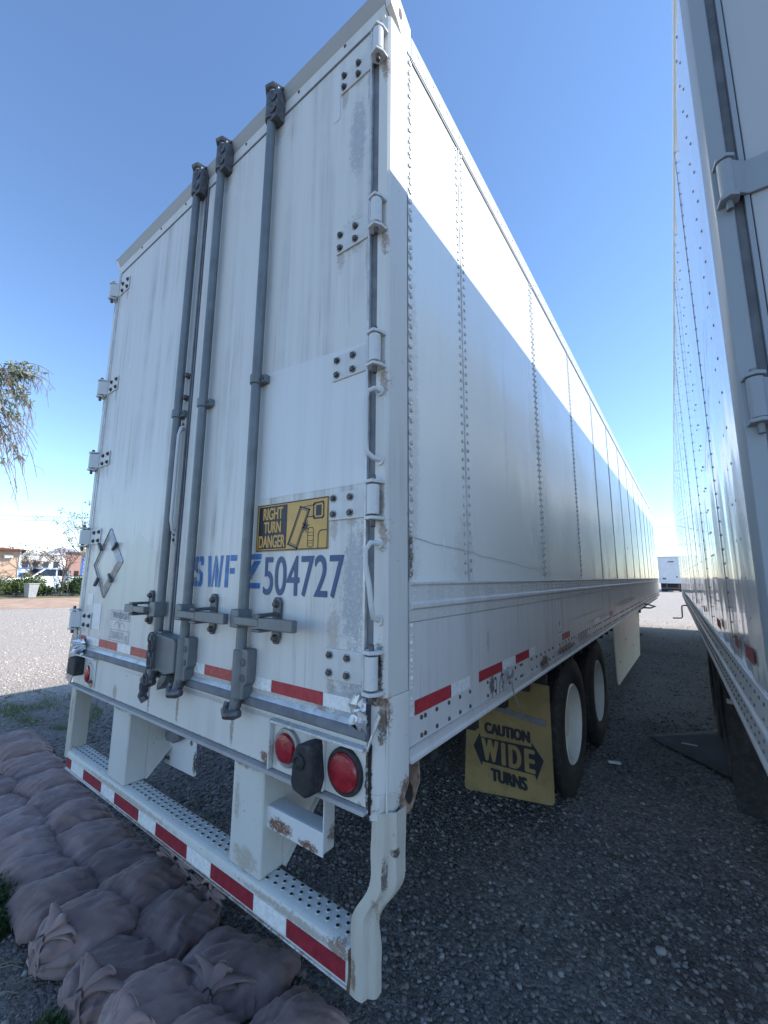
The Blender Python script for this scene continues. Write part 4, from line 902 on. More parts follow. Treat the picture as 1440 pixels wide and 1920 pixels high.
b = MB(); b.box(.2, WX-.2, .02, .12, .45, .56); b.build('bumper', M['rpost'], TX, .006)
for x in (.6, 1.9):
    b = MB(); b.box(x, x+.12, .03, .11, .561, .949); b.build('bumper_upright', M['rpost'], TX, .003)
for sx in (.5, 2.1):
    b = MB(); b.box(sx-.07, sx+.07, 13.3, 13.44, .12, 1.05); b.box(sx-.15, sx+.15, 13.2, 13.54, .0, .04); b.build('landing_leg', M['under'], TX, .004)
crank(TX, 9.6, .02, 1.08, -1)
# mat lying by the right trailer's wheels
b = MB(); n = 12; vs = []
for i in range(n+1):
    for j in range(n+1):
        u, v = i/n, j/n
        A, B, C_, D_ = Vector((1.60, 4.28)), Vector((2.23, 3.60)), Vector((2.95, 4.2)), Vector((2.3, 5.0))
        p_ = (A*(1-u)+B*u)*(1-v) + (D_*(1-u)+C_*u)*v
        vs.append((p_.x, p_.y, .021+.008*noise.noise((p_.x*4, p_.y*4, 0))))
b.add(vs, [(i*(n+1)+j, (i+1)*(n+1)+j, (i+1)*(n+1)+j+1, i*(n+1)+j+1) for i in range(n) for j in range(n)])
mt = b.build('rubber_mat', plain('dusty_mat', (.05, .05, .052), .8, 0, .25, 3, .2, 60, dirt=((.12, .11, .10), .6)), None, 0, True, None); mt.modifiers.new('s', 'SOLIDIFY').thickness = .008
tag(mt, 'dark flat rubber mat on the gravel beside the right trailer wheels', 'mat')
b = MB(); b.box(1.9, 2.03, 4.22, 4.25, .028, .034); o = b.build('wood_scrap', plain('pale_wood', (.5, .46, .38), .8), None, .002); tag(o, 'thin pale wood sliver lying on the dark rubber mat', 'wood scrap')
b = MB(); b.box(-.05, .05, -.018, .018, .02, .03); o = b.build('paper_scrap', M['sticker'], None, .002); o.location = (1.42, 3.35, 0); o.rotation_euler = (0.1, 0, .3); tag(o, 'pale scrap lying on gravel just ahead of the wheels', 'scrap')

# ================================================================== SANDBAGS
def bag_mat():
    n = NT('sandbag_cloth'); v = n.co()
    c = n.mix(n.noise(3.0, 4), (.235, .152, .135), (.335, .232, .207))
    c = n.mix(n.ramp(n.noise(7, 5), .5, .75, 0, .6), c, (.40, .32, .30))
    c = n.mix(n.ramp(n.noise(11, 6), .58, .8, 0, .35), c, (.16, .11, .10))
    info = n.node('ShaderNodeObjectInfo', out='Random'); c = n.mulc(c, n.mix(info, .82, 1.15))
    wv = n.node('ShaderNodeTexWave', {'Vector': v, 'Scale': 160.0, 'Distortion': .6, 'Detail': 1.0}); wv2 = n.node('ShaderNodeTexWave', {'Vector': v, 'Scale': 160.0, 'Distortion': .6}, bands_direction='Y')
    n.set(Base_Color=c, Roughness=.92, Specular_IOR_Level=.15, Sheen_Weight=.15)
    h = n.bump(n.math('ADD', wv, wv2), .12, .002)
    st = n.noise(1.0, 5, .6, stretch=(5, 28, 5)); w_ = n.bump(st, .6, .014, h); n.bump(n.noise(38, 4, .6), .22, .006, w_)
    return n.m
BM = bag_mat(); TIE = plain('dark_twine', (.06, .045, .035), .9)
def sandbag(x, y, L, Wd, H, rz, tie, seed, label):
    """long axis along local x; +x is the tied or sewn end that faces the trailer"""
    sd_ = seed*13.7; NU, NV = 76, 72; vs = []
    def sst(v): v = max(0.0, min(1.0, v)); return v*v*(3-2*v)
    for i in range(NU+1):
        u = math.sin((i/NU-.5)*math.pi*.94)/math.sin(.47*math.pi); t = abs(u)
        e = max(0.0, 1-t**3.0)
        hh = H*(e**.5)
        if u > 0 and tie: ww = Wd*(.09+.91*(max(0, 1-t**2.4))**.6)
        else: ww = Wd*(.74+.26*(max(0, 1-t**4))**.5)
        hh = max(hh, .012); g = sst((u-.15)/.85) if tie else 0.0
        for j in range(NV):
            a = 2*math.pi*j/NV; ca, sa = math.cos(a), math.sin(a)
            px = u*L/2; py = .5*ww*math.copysign(abs(ca)**.85, ca); pz = .5*hh*math.copysign(abs(sa)**.9, sa)
            q = Vector((px*4.5+sd_, py*4.5, pz*4.5)); n1 = noise.noise(q)
            lump = .022*n1 + .012*noise.noise(q*2.1)
            k = .25+.75*t**1.6
            w1 = noise.noise((px*4+sd_, py*26+2.2*n1, sd_)); cr = .55-abs(w1)*2.2
            w2 = noise.noise((px*9+sd_, py*46+3*n1, 9+sd_)); cr2 = .5-abs(w2)*2.0
            w3 = noise.noise((px*16+py*9+sd_, py*5-px*4, 4+sd_)); cr3 = .4-abs(w3)*2.2
            d = lump + (.024*cr + .011*cr2)*k + .013*cr3*(.35+.65*k)
            if g: d += g*(1-.5*g)*(.022*math.sin(a*8+seed+1.5*n1) + .010*math.sin(a*15+seed*2))
            if sa < -.3: d *= .2
            nx = Vector((0, ca*.7, sa)).normalized(); py += nx.y*d; pz += nx.z*d + .5*H - .02 - .02*t**2 + .008*math.sin(u*2.3+sd_)
            if pz < .004: pz = .004+.002*noise.noise(q*3)
            vs.append((px+.014*noise.noise(q*1.4), py, pz))
    b = MB(); b.add(vs, [(i*NV+j, (i+1)*NV+j, (i+1)*NV+(j+1) % NV, i*NV+(j+1) % NV) for i in range(NU) for j in range(NV)] + [tuple(range(NV))[::-1], tuple(range(NU*NV, NU*NV+NV))])
    root = empty('sandbag', (x, y, 0), rz, label, 'sandbag', 'sandbags laid in two rows behind the trailer')
    b.build('sack', BM, root, 0, True, None)
    # neck (tied) or sewn seam flap at the end
    nb = MB(); vs = []
    if tie:
        NN, NK = 26, 56; sw = (seed % 5-2)*.25
        for i in range(NN+1):
            t = i/NN
            rr = .05*(1-sst(t/.3))+.014 if t < .3 else .014+.034*sst((t-.3)/.5)+.012*t
            bx = L*.5*(.97-tie*.75*sst(t*1.15)); bz = H*.30+.085*math.sin(min(1, t*1.25)*2.2)+.02*t; by = sw*.12*t
            for j in range(NK):
                a = 2*math.pi*j/NK; f = sst((t-.2)/.3)
                pl = 1+(.16+.30*f)*math.sin(a*6+seed+2*noise.noise((t*3, a, sd_)))+.35*f*noise.noise((math.cos(a)*1.5, math.sin(a)*1.5, t*4+sd_))
                cut = 1+.25*f*noise.noise((math.cos(a)*2, math.sin(a)*2, sd_))
                vs.append((bx-.03*(cut-1)*t, by+rr*pl*math.cos(a)*(1+.9*f), bz+rr*pl*math.sin(a)*(.75-.25*f)))
        nb.add(vs, [(i*NK+j, (i+1)*NK+j, (i+1)*NK+(j+1) % NK, i*NK+(j+1) % NK) for i in range(NN) for j in range(NK)])
        o = nb.build('tied_neck', BM, root, 0, True, None)
        tb = MB(); t = .3; cx = L*.5*(.97-tie*.75*sst(t*1.15)); cz = H*.30+.085*math.sin(min(1, t*1.25)*2.2)+.02*t; cy = sw*.12*t
        tb.tube([(cx+.004*math.sin(a*3), cy+.019*math.cos(a), cz+.015*math.sin(a)) for a in np.linspace(0, 2*math.pi, 18)], .0035, 6); tb.build('tie_string', TIE, o)
    else:
        NN, NK = 6, 40
        for i in range(NN+1):
            for j in range(NK+1):
                v = j/NK*2-1; q = (v*3+sd_, i*.5, 2)
                vs.append((L*.5*.95+.035*i/NN+.012*noise.noise(q), v*Wd*.36*(1+.06*i/NN), .028+H*.12+.016*noise.noise((v*6+sd_, i*.3, 7))-.016*i/NN))
        nb.add(vs, [(i*(NK+1)+j, (i+1)*(NK+1)+j, (i+1)*(NK+1)+j+1, i*(NK+1)+j+1) for i in range(NN) for j in range(NK)])
        o = nb.build('sewn_edge', BM, root, 0, True, None, fix=False); o.modifiers.new('s', 'SOLIDIFY').thickness = .004
    return root
PI2 = math.pi/2
inner = [
 (-3.30, 0.256, 0.36, 0.00, 'farthest visible mauve sandbag of the row nearest the trailer, crumpled by the left edge'),
 (-2.95, 0.232, 0.36, 0.00, 'second farthest mauve sandbag of the row nearest the trailer'),
 (-2.62, 0.208, 0.35, 0.00, 'slumped mauve sandbag in the row nearest the trailer, third from the far end'),
 (-2.32, 0.187, 0.34, 0.00, 'flat mauve sandbag beside the left end of the bumper, fourth from the far end'),
 (-2.03, 0.167, 0.36, 0.00, 'plump mauve sandbag below the left bumper end post'),
 (-1.68, 0.143, 0.38, 0.00, 'smaller mauve sandbag with a pale folded corner near the left bumper end'),
 (-1.31, 0.130, 0.38, 0.00, 'creased mauve sandbag below the first red block from the left of the bumper'),
 (-0.97, 0.130, 0.37, 0.00, 'smooth rounded mauve sandbag below the left bumper upright'),
 (-0.63, 0.130, 0.37, 0.00, 'pleated mauve sandbag just right of the left bumper upright'),
 (-0.32, 0.130, 0.35, 0.50, 'mauve sandbag with gathered dark neck halfway along the bumper'),
 (0.02, 0.130, 0.37, 0.45, 'mauve sandbag with brown folded flap in the row nearest the bumper'),
 (0.45, 0.130, 0.47, 0.62, 'large mauve sandbag with tall tied neck below the right bumper upright'),
 (0.84, 0.075, 0.30, 0.00, 'mauve sandbag at the bottom edge nearest the right bumper end')]
for i, (x, y, w, tie, lab) in enumerate(inner):
    rz = PI2 + rng.normal(.06, .07) + (math.pi if i == 11 else 0)
    sandbag(x, y, .36+rng.normal(0, .012), w, .14+rng.normal(0, .012)+(.02 if i > 8 else 0), rz, tie, i+1, lab)
outer = [
 (-2.25, -0.134, 0.38, 0.00, 'farthest mauve sandbag of the outer row at the left edge of the photo'),
 (-1.90, -0.144, 0.38, 0.00, 'second farthest mauve sandbag of the outer row with a loose pale edge'),
 (-1.53, -0.155, 0.38, 0.00, 'low mauve sandbag in the outer row at the left edge, third from the far end'),
 (-1.18, -0.165, 0.36, 0.00, 'ribbed mauve sandbag in the outer row, fourth from the far end'),
 (-0.89, -0.165, 0.33, 0.00, 'long smooth mauve sandbag in the outer row above the green weeds'),
 (-0.60, -0.165, 0.34, 0.00, 'mauve sandbag in the outer row touching the green weeds'),
 (-0.27, -0.165, 0.37, 0.75, 'wide mauve sandbag with reddish tied neck in the middle of the outer row'),
 (0.09, -0.165, 0.38, 0.80, 'mauve sandbag with knotted neck and fanned folds in the outer row'),
 (0.38, -0.165, 0.36, 0.85, 'mauve sandbag with frilled tie at the bottom edge of the outer row'),
 (0.70, -0.165, 0.38, 0.00, 'nearest mauve sandbag of the outer row, cut off by the bottom edge')]
for i, (x, y, w, tie, lab) in enumerate(outer):
    rz = PI2 + rng.normal(.04, .07) + (math.pi if tie else 0)
    sandbag(x, y, .35+rng.normal(0, .012), w, .138+rng.normal(0, .012)+(.02 if i > 5 else 0), rz, tie, i+31, lab)

# ================================================================== VEGETATION
def leaf_cloud(centres, n, lsize, mat_name, name, parent, jitter, droop=.6, wide=.28, shell=False):
    """centres: list of (pos, (rx, ry, rz)); small folded leaves"""
    vs = []; fs = []
    wts = np.array([c[1][0]*c[1][1]*c[1][2] for c in centres])**.7; wts /= wts.sum()
    pick = rng.choice(len(centres), n, p=wts)
    for k in range(n):
        c, r = centres[pick[k]]
        while True:
            q = rng.uniform(-1, 1, 3); l = np.linalg.norm(q)
            if l < 1 and (not shell or l > .45): break
        p_ = Vector((c[0]+q[0]*r[0], c[1]+q[1]*r[1], c[2]+q[2]*r[2]))
        d = Vector((rng.normal(), rng.normal(), rng.normal()-droop)).normalized()
        L = lsize*rng.uniform(.6, 1.3); s_ = d.orthogonal().normalized(); s_.rotate(Matrix.Rotation(rng.uniform(0, 6.28), 3, d)); w = s_*L*wide; nrm = d.cross(s_)
        o = len(vs); vs += [p_, p_+d*L*.45+w+nrm*L*.06, p_+d*L, p_+d*L*.45-w+nrm*L*.06, p_+d*L*.5]
        fs += [(o, o+1, o+4), (o+1, o+2, o+4), (o+2, o+3, o+4), (o+3, o, o+4)]
    me = bpy.data.meshes.new(name); me.from_pydata(vs, [], fs); me.materials.append(mat_name); return stuff(link(name, me, parent, 0, True, None))
def leafmat(name, a, b_, trans=.3):
    n = NT(name); rnd = n.node('ShaderNodeNewGeometry', out='Random Per Island')
    n.set(Base_Color=n.mix(rnd, a, b_), Roughness=.55, Specular_IOR_Level=.35)
    tr = n.node('ShaderNodeBsdfTranslucent', {'Color': (*b_, 1)}); mx = n.node('ShaderNodeMixShader', (trans, n.b.outputs[0], tr)); n.t.links.new(mx, n.out.inputs[0]); return n.m
LG = leafmat('shrub_leaf', (.05, .085, .025), (.17, .22, .06)); LD = leafmat('dark_shrub_leaf', (.025, .05, .02), (.07, .12, .04)); LE = leafmat('eucalyptus_leaf', (.15, .185, .13), (.36, .40, .31)); LB_ = leafmat('brown_leaf', (.12, .075, .05), (.22, .14, .09)); LO = leafmat('olive_leaf', (.10, .12, .05), (.24, .25, .12))
BARK = plain('bark', (.16, .12, .095), .9, 0, .3, 12, .5, 30); PBARK = plain('pale_bark', (.34, .28, .23), .85, 0, .25, 8, .4, 20)
def limb(mb, a, b_, r0, r1, seed, bendy=.15, n=6):
    a, b_ = Vector(a), Vector(b_); L = (b_-a).length; pts = []; rs = []
    for i in range(n+1):
        t = i/n; o = Vector((noise.noise((t*2.5, seed, 0)), noise.noise((t*2.5, seed, 5)), noise.noise((t*2.5, seed, 9))))*L*bendy*math.sin(math.pi*t)
        pts.append(a.lerp(b_, t)+o); rs.append(r0+(r1-r0)*t)
    mb.tube(pts, rs, 6); return pts
def polar(px_ang, D, z=0): return (2.0782 + D*math.sin(px_ang), -1.087 + D*math.cos(px_ang), z)

# big eucalyptus just outside the left edge, with boughs hanging into the picture
EU = empty('eucalyptus_tree', (-9.6, -1.2, 0), 0, 'grey-green leaved tree with drooping bare twigs at the left edge', 'tree')
b = MB(); W0 = Vector((-9.6, -1.2, 0)); rel = lambda p_: Vector(p_)-W0
tp = limb(b, (0, 0, 0), (.3, .4, 4.2), .22, .15, 3, .06, 8)
b.build('trunk', PBARK, EU, 0, True, 60)
br = MB(); tw = MB(); leafc = []
tips = [((-7.0, .36, 5.1), 1), ((-7.05, .36, 4.95), 1), ((-7.08, .25, 4.75), 1), ((-7.12, .25, 4.45), .5), ((-7.05, .2, 4.2), .2), ((-8.3, -1.2, 6.4), 1), ((-8.9, -.6, 6.6), 1), ((-9.0, -1.5, 6.6), 1), ((-10.2, -.4, 6.3), 1), ((-10.5, -2, 5.6), 1), ((-8.4, -1.8, 5.2), 1), ((-8.0, -.6, 4.6), 1)]
for i, (t_, k) in enumerate(tips):
    pts = limb(br, tp[5+(i % 4)], rel(t_), .06, .018, i+20, .2, 8)
for i, (t_, k) in enumerate(tips[:5]):
    for s_ in range(9):
        st_ = rel(t_) + Vector((rng.normal(0, .12), rng.normal(0, .12), rng.normal(0, .1)))
        en = st_ + Vector((rng.uniform(.0, .38), rng.uniform(0, .5), -rng.uniform(.5, 1.5) if k < .9 or s_ > 4 else rng.uniform(-.35, .1)))
        pp = [st_.lerp(en, q/6) + Vector((.1*math.sin(q/6*1.6), .1*math.sin(q/6*1.6), .12*math.sin(math.pi*q/6))) for q in range(7)]
        tw.tube(pp, [.008-.0008*q for q in range(7)], 4)
        if rng.random() < k*.95: leafc += [((pp[q].x, pp[q].y, pp[q].z), (.08, .08, .06)) for q in (1, 2, 3)]
        for h in range(3):
            a_ = pp[rng.integers(2, 6)]; e_ = a_ + Vector((rng.uniform(-.04, .15), rng.uniform(-.04, .16), -rng.uniform(.15, .5))); tw.tube([a_, a_.lerp(e_, .5)+Vector((.03, .03, .02)), e_], .003, 4)
br.build('branch', PBARK, EU, 0, True, 60)['kind'] = 'stuff'; tw.build('twig', plain('twig_bark', (.20, .14, .125), .9), EU, 0, True, 60)['kind'] = 'stuff'
leafc2 = [((rel(t_).x, rel(t_).y, rel(t_).z), (.8, .8, .6)) for t_, k in tips[5:]]
leaf_cloud(leafc, 900, .12, LE, 'leaf_cluster', EU, 0, 1.1, .15)
leaf_cloud(leafc2, 3500, .14, LE, 'crown', EU, 0, 1.1, .16)

def A(px, py=1100):                  # compass angle of a picture column, used only to set out the far street scene
    d = fw + r2*((px-720)/767.74) - u2*((py-960)/767.74); return math.atan2(d.x, d.y)
def shrub(name, px, D, w, h, mat, n, label, group=None, seed=0):
    c = polar(A(px), D); root = empty(name, c, 0, label, 'shrub', group)
    cs = [((rng.normal(0, w*.28), rng.normal(0, w*.28), h*rng.uniform(.35, .68)), (w*.26, w*.26, h*.3)) for _ in range(9)]
    leaf_cloud(cs, n, .15, mat, 'foliage', root, 0, 0.0, .3)
    b = MB()
    for k, (q, r_) in enumerate(cs[:6]): limb(b, (0, 0, 0), q, .03, .01, k+seed, .2, 4)
    b.build('stem', BARK, root, 0, True, 60)['kind'] = 'stuff'
shrub('shrub', 30, 39.5, 2.1, 1.7, LG, 2600, 'broad yellow-green shrub between the tan building and the bin', None, 1)
shrub('shrub', 67, 40.5, 1.5, .95, LD, 1500, 'dark rounded shrub between the bin and the white pickup', None, 3)
shrub('shrub', 138, 39.5, 1.4, 1.45, LD, 1500, 'dark green shrub beside the trailer left edge', None, 5)
shrub('shrub', 152, 40.5, 1.5, 1.65, LD, 1500, 'dark green shrub mostly hidden behind the trailer left edge', None, 6)

def bare_tree(name, px, D, h, spread, label, leaves, mat, bark, tr_h=.45, n=9, seed=0, r0=.07):
    c = polar(A(px), D); root = empty(name, c, 0, label, 'tree')
    b = MB(); t_ = limb(b, (0, 0, 0), (rng.normal(0, .1), rng.normal(0, .1), h*tr_h), r0, r0*.7, seed, .04, 6); b.build('trunk', bark, root, 0, True, 60)
    b = MB(); tips_ = []
    for i in range(n):
        a = i*2.4+seed; e = Vector((spread*math.cos(a)*rng.uniform(.5, 1), spread*math.sin(a)*rng.uniform(.5, 1), h*rng.uniform(.75, 1.0)))
        pp = limb(b, t_[-1-(i % 2)], e, r0*.5, r0*.12, i*3.3+seed, .18, 6)
        for k in range(5):
            s_ = pp[rng.integers(2, 6)]; e2 = s_ + Vector((rng.normal(0, spread*.28), rng.normal(0, spread*.28), rng.uniform(.1, h*.2))); limb(b, s_, e2, r0*.18, r0*.08, k+i*7.1+seed, .2, 4); tips_.append(e2)
    b.build('branch', bark, root, 0, True, 60)['kind'] = 'stuff'
    if leaves: leaf_cloud([((q.x, q.y, q.z), (.35, .35, .3)) for q in tips_], leaves, .14, mat, 'crown', root, 0, .3, .3)
    return root
YT = bare_tree('young_tree', 115, 39.5, 4.0, 1.9, 'young leafless tree held by stakes in front of the pickup', 260, LB_, BARK, .5, 10, 4, .065)
for dx in (-.75, .8):
    b = MB(); b.tube([(dx, .2, 0), (dx*.7, .15, 2.1)], .03, 6); b.build('stake', BARK, YT)
bare_tree('pale_leaf_tree', 166, 43, 7.6, 3.2, 'sparse pale-leaved tree rising behind the trailer left edge', 1500, LO, PBARK, .3, 12, 9, .11)
bare_tree('reddish_tree', 60, 62, 4.6, 2.4, 'small reddish-brown tree beyond the blue truck', 1500, LB_, BARK, .35, 9, 14, .1)
bare_tree('street_tree', 16, 75, 5.4, 2.0, 'hazy small tree right of the tan building corner', 900, LO, BARK, .35, 8, 17, .1)

# weeds
def weed(x, y, r, h, n, label, mat=LD):
    root = empty('weed', (x, y, 0), 0, label, 'weed'); b = MB(); vs = []
    for i in range(n):
        a = rng.uniform(0, 6.28); q = r*math.sqrt(rng.random()); px, py = q*math.cos(a), q*math.sin(a); hh = h*rng.uniform(.35, 1); l = Vector((rng.normal(0, .4), rng.normal(0, .4), 1)).normalized()
        s_ = Vector((-math.sin(a), math.cos(a), 0))*.003; p0 = Vector((px, py, 0)); p1 = p0+l*hh*.6; p2 = p0+l*hh+Vector((l.x, l.y, -.3))*hh*.3
        b.add([p0-s_, p0+s_, p1+s_*.8, p1-s_*.8, p2], [(0, 1, 2, 3), (3, 2, 4)])
    stuff(b.build('blade', mat, root, 0, True, None, fix=False))
    leaf_cloud([((0, 0, h*.45), (r, r, h*.45))], n, .022, mat, 'foliage', root, 0, -.2, .25)
weed(-.86, -.40, .13, .15, 900, 'dark green weed clump against the outer sandbags at the left edge')
weed(-.66, -.40, .08, .10, 450, 'smaller green weed beside the big clump and the sandbags')
weed(.10, -.40, .08, .09, 450, 'green weed tuft at the foot of the sandbags by the bottom edge')
def grass_patch(x, y, rx, ry, n, name, label):
    b = MB()
    for i in range(n):
        a = rng.uniform(0, 6.28); q = math.sqrt(rng.random()); px, py = x+rx*q*math.cos(a), y+ry*q*math.sin(a); hh = rng.uniform(.02, .07)
        if noise.noise((px*2.2, py*3.1, 4)) < rng.uniform(-.25, .2): continue
        l = Vector((rng.normal(0, .5), rng.normal(0, .5), 1)).normalized(); t_ = rng.uniform(0, 6.28); s_ = Vector((math.cos(t_), math.sin(t_), 0))*.004; p0 = Vector((px, py, 0))
        b.add([p0-s_, p0+s_, p0+l*hh], [(0, 1, 2)])
    tag(b.build(name, LG, None, 0, True, None, fix=False), label, 'grass', kind='stuff')
grass_patch(-4.5, .85, 1.1, .42, 2600, 'grass', 'thin green grass patch on shaded gravel left of the trailer')
# dead leaves and dry stalks
LV = plain('dead_leaf', (.11, .065, .035), .85, 0, .4, 20)
for i, (x, y, s_, lab) in enumerate(((1.58, 1.94, .035, 'tan dead leaf on the gravel well behind the mud flap'), (1.31, 1.1, .03, 'dark dead leaf on the gravel right of the bumper'), (1.62, .62, .04, 'brown dead leaf on the gravel at the lower right'))):
    b = MB(); b.add([(-s_, 0, .012), (0, s_*.4, .02), (s_, 0, .014), (0, -s_*.4, .022), (0, 0, .012)], [(0, 1, 4), (1, 2, 4), (2, 3, 4), (3, 0, 4)]); o = b.build('dead_leaf', LV); o.location = (x, y, .004); o.rotation_euler = (0, 0, i*1.3); tag(o, lab, 'leaf')
DT = plain('dry_stalk', (.20, .16, .115), .9)
for i, (x, y, lab) in enumerate(((-.50, -.42, 'dry pale stalks beside the weeds left of the sandbags'), (-.28, -.40, 'dry twisted stalks at the foot of the wide sandbag'))):
    b = MB()
    for k in range(6):
        a = rng.uniform(0, 6.28); l = rng.uniform(.05, .1); b.tube([(0+.02*k, 0, .02), (.02*k+l*.5*math.cos(a), l*.5*math.sin(a), .028), (.02*k+l*math.cos(a), l*math.sin(a), .012)], .0025, 5)
    o = b.build('dry_stalk', DT); o.location = (x, y, 0); tag(o, lab, 'stalk', kind='stuff')

# ================================================================== FAR LEFT STREET SCENE
def local(px, D, face):               # frame at a distance, turned so that local +x runs to the right seen from here
    a = A(px); return polar(a, D), -a + face
# tan building
c, rz = local(-14, 46, 0)
BL = empty('tan_building', c, rz, 'tan stucco building with brown roof edge at the left edge', 'building')
tan = plain('tan_stucco', (.62, .42, .29), .9, 0, .08, 2, .2, 30)
b = MB(); b.box(-6, 1.35, 0, 6, 0, 3.5); b.build('wall', tan, BL)
b = MB(); b.prism([(-6.3, 3.5), (1.75, 3.5), (1.75, 3.62), (-6.3, 4.25)], 1, -.5, 6.4); b.build('roof', plain('brown_fascia', (.16, .05, .035), .7), BL, .02)
b = MB(); b.box(1.351, 1.47, -.06, .06, .0, 3.49); b.build('downpipe', M['sticker'], BL, .01)
b = MB(); b.box(.35, 1.0, -.22, -.002, 2.95, 3.2); wl = b.build('wall_lamp', M['gasket'], BL, .03); b = MB(); b.box(.45, 1.0, -.26, -.225, 2.9, 3.1); b.build('lamp_glass', M['sticker'], wl)
# bin
c, rz = local(59, 38.2, 0); BN = empty('waste_bin', c, rz, 'grey tapered concrete bin standing on the verge', 'bin'); gr = plain('grey_concrete', (.34, .34, .345), .85, 0, .12, 6, .2, 40)
def frus(mb, w0, w1, z0, z1):
    mb.add([(-w0, -w0, z0), (w0, -w0, z0), (w0, w0, z0), (-w0, w0, z0), (-w1, -w1, z1), (w1, -w1, z1), (w1, w1, z1), (-w1, w1, z1)], [(3, 2, 1, 0), (4, 5, 6, 7), (0, 1, 5, 4), (1, 2, 6, 5), (2, 3, 7, 6), (3, 0, 4, 7)])
b = MB(); frus(b, .23, .32, 0, .92); b.build('body', gr, BN, .02); b = MB(); frus(b, .36, .35, .921, .985); b.build('rim', gr, BN, .02)
BN.rotation_euler.z += .5
# pickup, roughly broadside, nose to the left
def pickup(px, D, face):
    c, rz = local(px, D, face); T_ = empty('pickup_truck', c, rz, 'white crew-cab pickup parked behind the shrubs on the left', 'pickup')
    wp = plain('white_car_paint', (.80, .81, .82), .25, 0, .02, 4, coat=.7); gl = plain('dark_window', (.02, .024, .03), .08, 0, .1, 4); bk = M['rubber']
    b = MB(); b.prism([(-2.95, .55), (-2.98, .95), (-2.85, 1.18), (-1.35, 1.28), (-1.2, 1.30), (1.1, 1.32), (2.95, 1.32), (3.0, .6), (2.4, .5), (-2.4, .5)], 1, -1.0, 1.0); b.build('body', wp, T_, .06, segs=3)
    b = MB(); pf = [(-1.35, 1.3), (-.55, 1.92), (-.35, 1.98), (.9, 1.98), (1.08, 1.9), (1.2, 1.32)]
    for s_ in (0,): b.prism(pf, 1, -.86, .86)
    b.v = [(v[0], v[1]*(1 - .1*max(0, (v[2]-1.3)/.7)), v[2]) for v in b.v]; b.build('cab', wp, T_, .04, segs=3)
    for s_ in (-1, 1):
        for x0, x1, x2, x3 in ((-1.12, -.52, .18, .18), (.28, .28, .86, 1.0)):
            b = MB(); y = s_*.862; y2 = s_*.80
            b.add([(x0, y+s_*.004, 1.36), (x1, y2+s_*.004, 1.86), (x2, y2+s_*.004, 1.86), (x3, y+s_*.004, 1.36)], [(0, 1, 2, 3)]); b.build('side_window', gl, T_, smooth=False).modifiers.new('s', 'SOLIDIFY').thickness = .01
        for x in (-1.9, 1.95):
            b = MB(); b.lathe([(.2, -.1), (.36, -.12), (.4, -.06), (.4, .06), (.36, .12), (.2, .1)], (x, s_*.9, .4), 1, 24); w = b.build('wheel', M['tyre'], T_); b = MB(); b.lathe([(.22, s_*.105), (.1, s_*.09), (0, s_*.11)], (x, s_*.9, .4), 1, 16); b.build('rim', M['fab_grey'], w)
        b = MB(); b.box(-1.05, -.9, s_*1.0, s_*1.2, 1.38, 1.6); b.build('wing_mirror', bk, T_, .03)
        for x in (.22, 1.08):
            b = MB(); b.box(x-.01, x+.01, s_*1.001, s_*1.006, .6, 1.3); b.build('door_gap', bk, T_)
        b = MB(); b.box(.0, .16, s_*1.002, s_*1.03, 1.12, 1.16); b.build('door_handle', bk, T_)
        b = MB(); b.box(-2.99, -2.8, s_*.62, s_*.96, .9, 1.1); b.build('headlight', M['sticker'], T_, .02)
    b = MB(); b.add([(-1.33, -.72, 1.33), (-.58, -.66, 1.9), (-.58, .66, 1.9), (-1.33, .72, 1.33)], [(0, 1, 2, 3)]); b.v = [(v[0]-.02, v[1], v[2]+.02) for v in b.v]; b.build('windscreen', gl, T_, smooth=False).modifiers.new('s', 'SOLIDIFY').thickness = .01
    b = MB(); b.box(-3.06, -2.9, -.95, .95, .5, .72); b.build('bumper', M['fab_grey'], T_, .04)
    b = MB(); b.box(-2.995, -2.95, -.55, .55, .78, 1.08); b.build('grille', bk, T_, .02)
    b = MB(); b.box(1.25, 2.9, -.98, .98, 1.321, 1.34); b.build('bed_cover', bk, T_, .01)
    T_.scale = (1.08, 1.08, 1.08)
pickup(86, 45, .42)
# blue truck with banner-like box and fence
c, rz = local(46, 66, 0); BT = empty('blue_truck', c, rz, 'blue and white truck body behind the pickup nose', 'truck'); bl = plain('bright_blue', (.06, .18, .55), .5)
b = MB(); b.box(-1.6, 2.7, 0, 2, .7, 2.35); b.build('body', bl, BT, .05); b = MB(); b.box(-1.3, 1.0, -.02, -.002, 1.75, 2.2); b.build('side_panel', M['sticker'], BT); b = MB(); b.box(-2.5, -1.62, .1, 1.9, .7, 2.0); b.build('cab', plain('dark_blue', (.03, .06, .16), .4), BT, .1)
for x in (-1.9, 1.8):
    b = MB(); b.lathe([(.2, -.1), (.42, -.12), (.42, .12), (.2, .1)], (x, .1, .42), 1, 20); b.build('wheel', M['tyre'], BT)
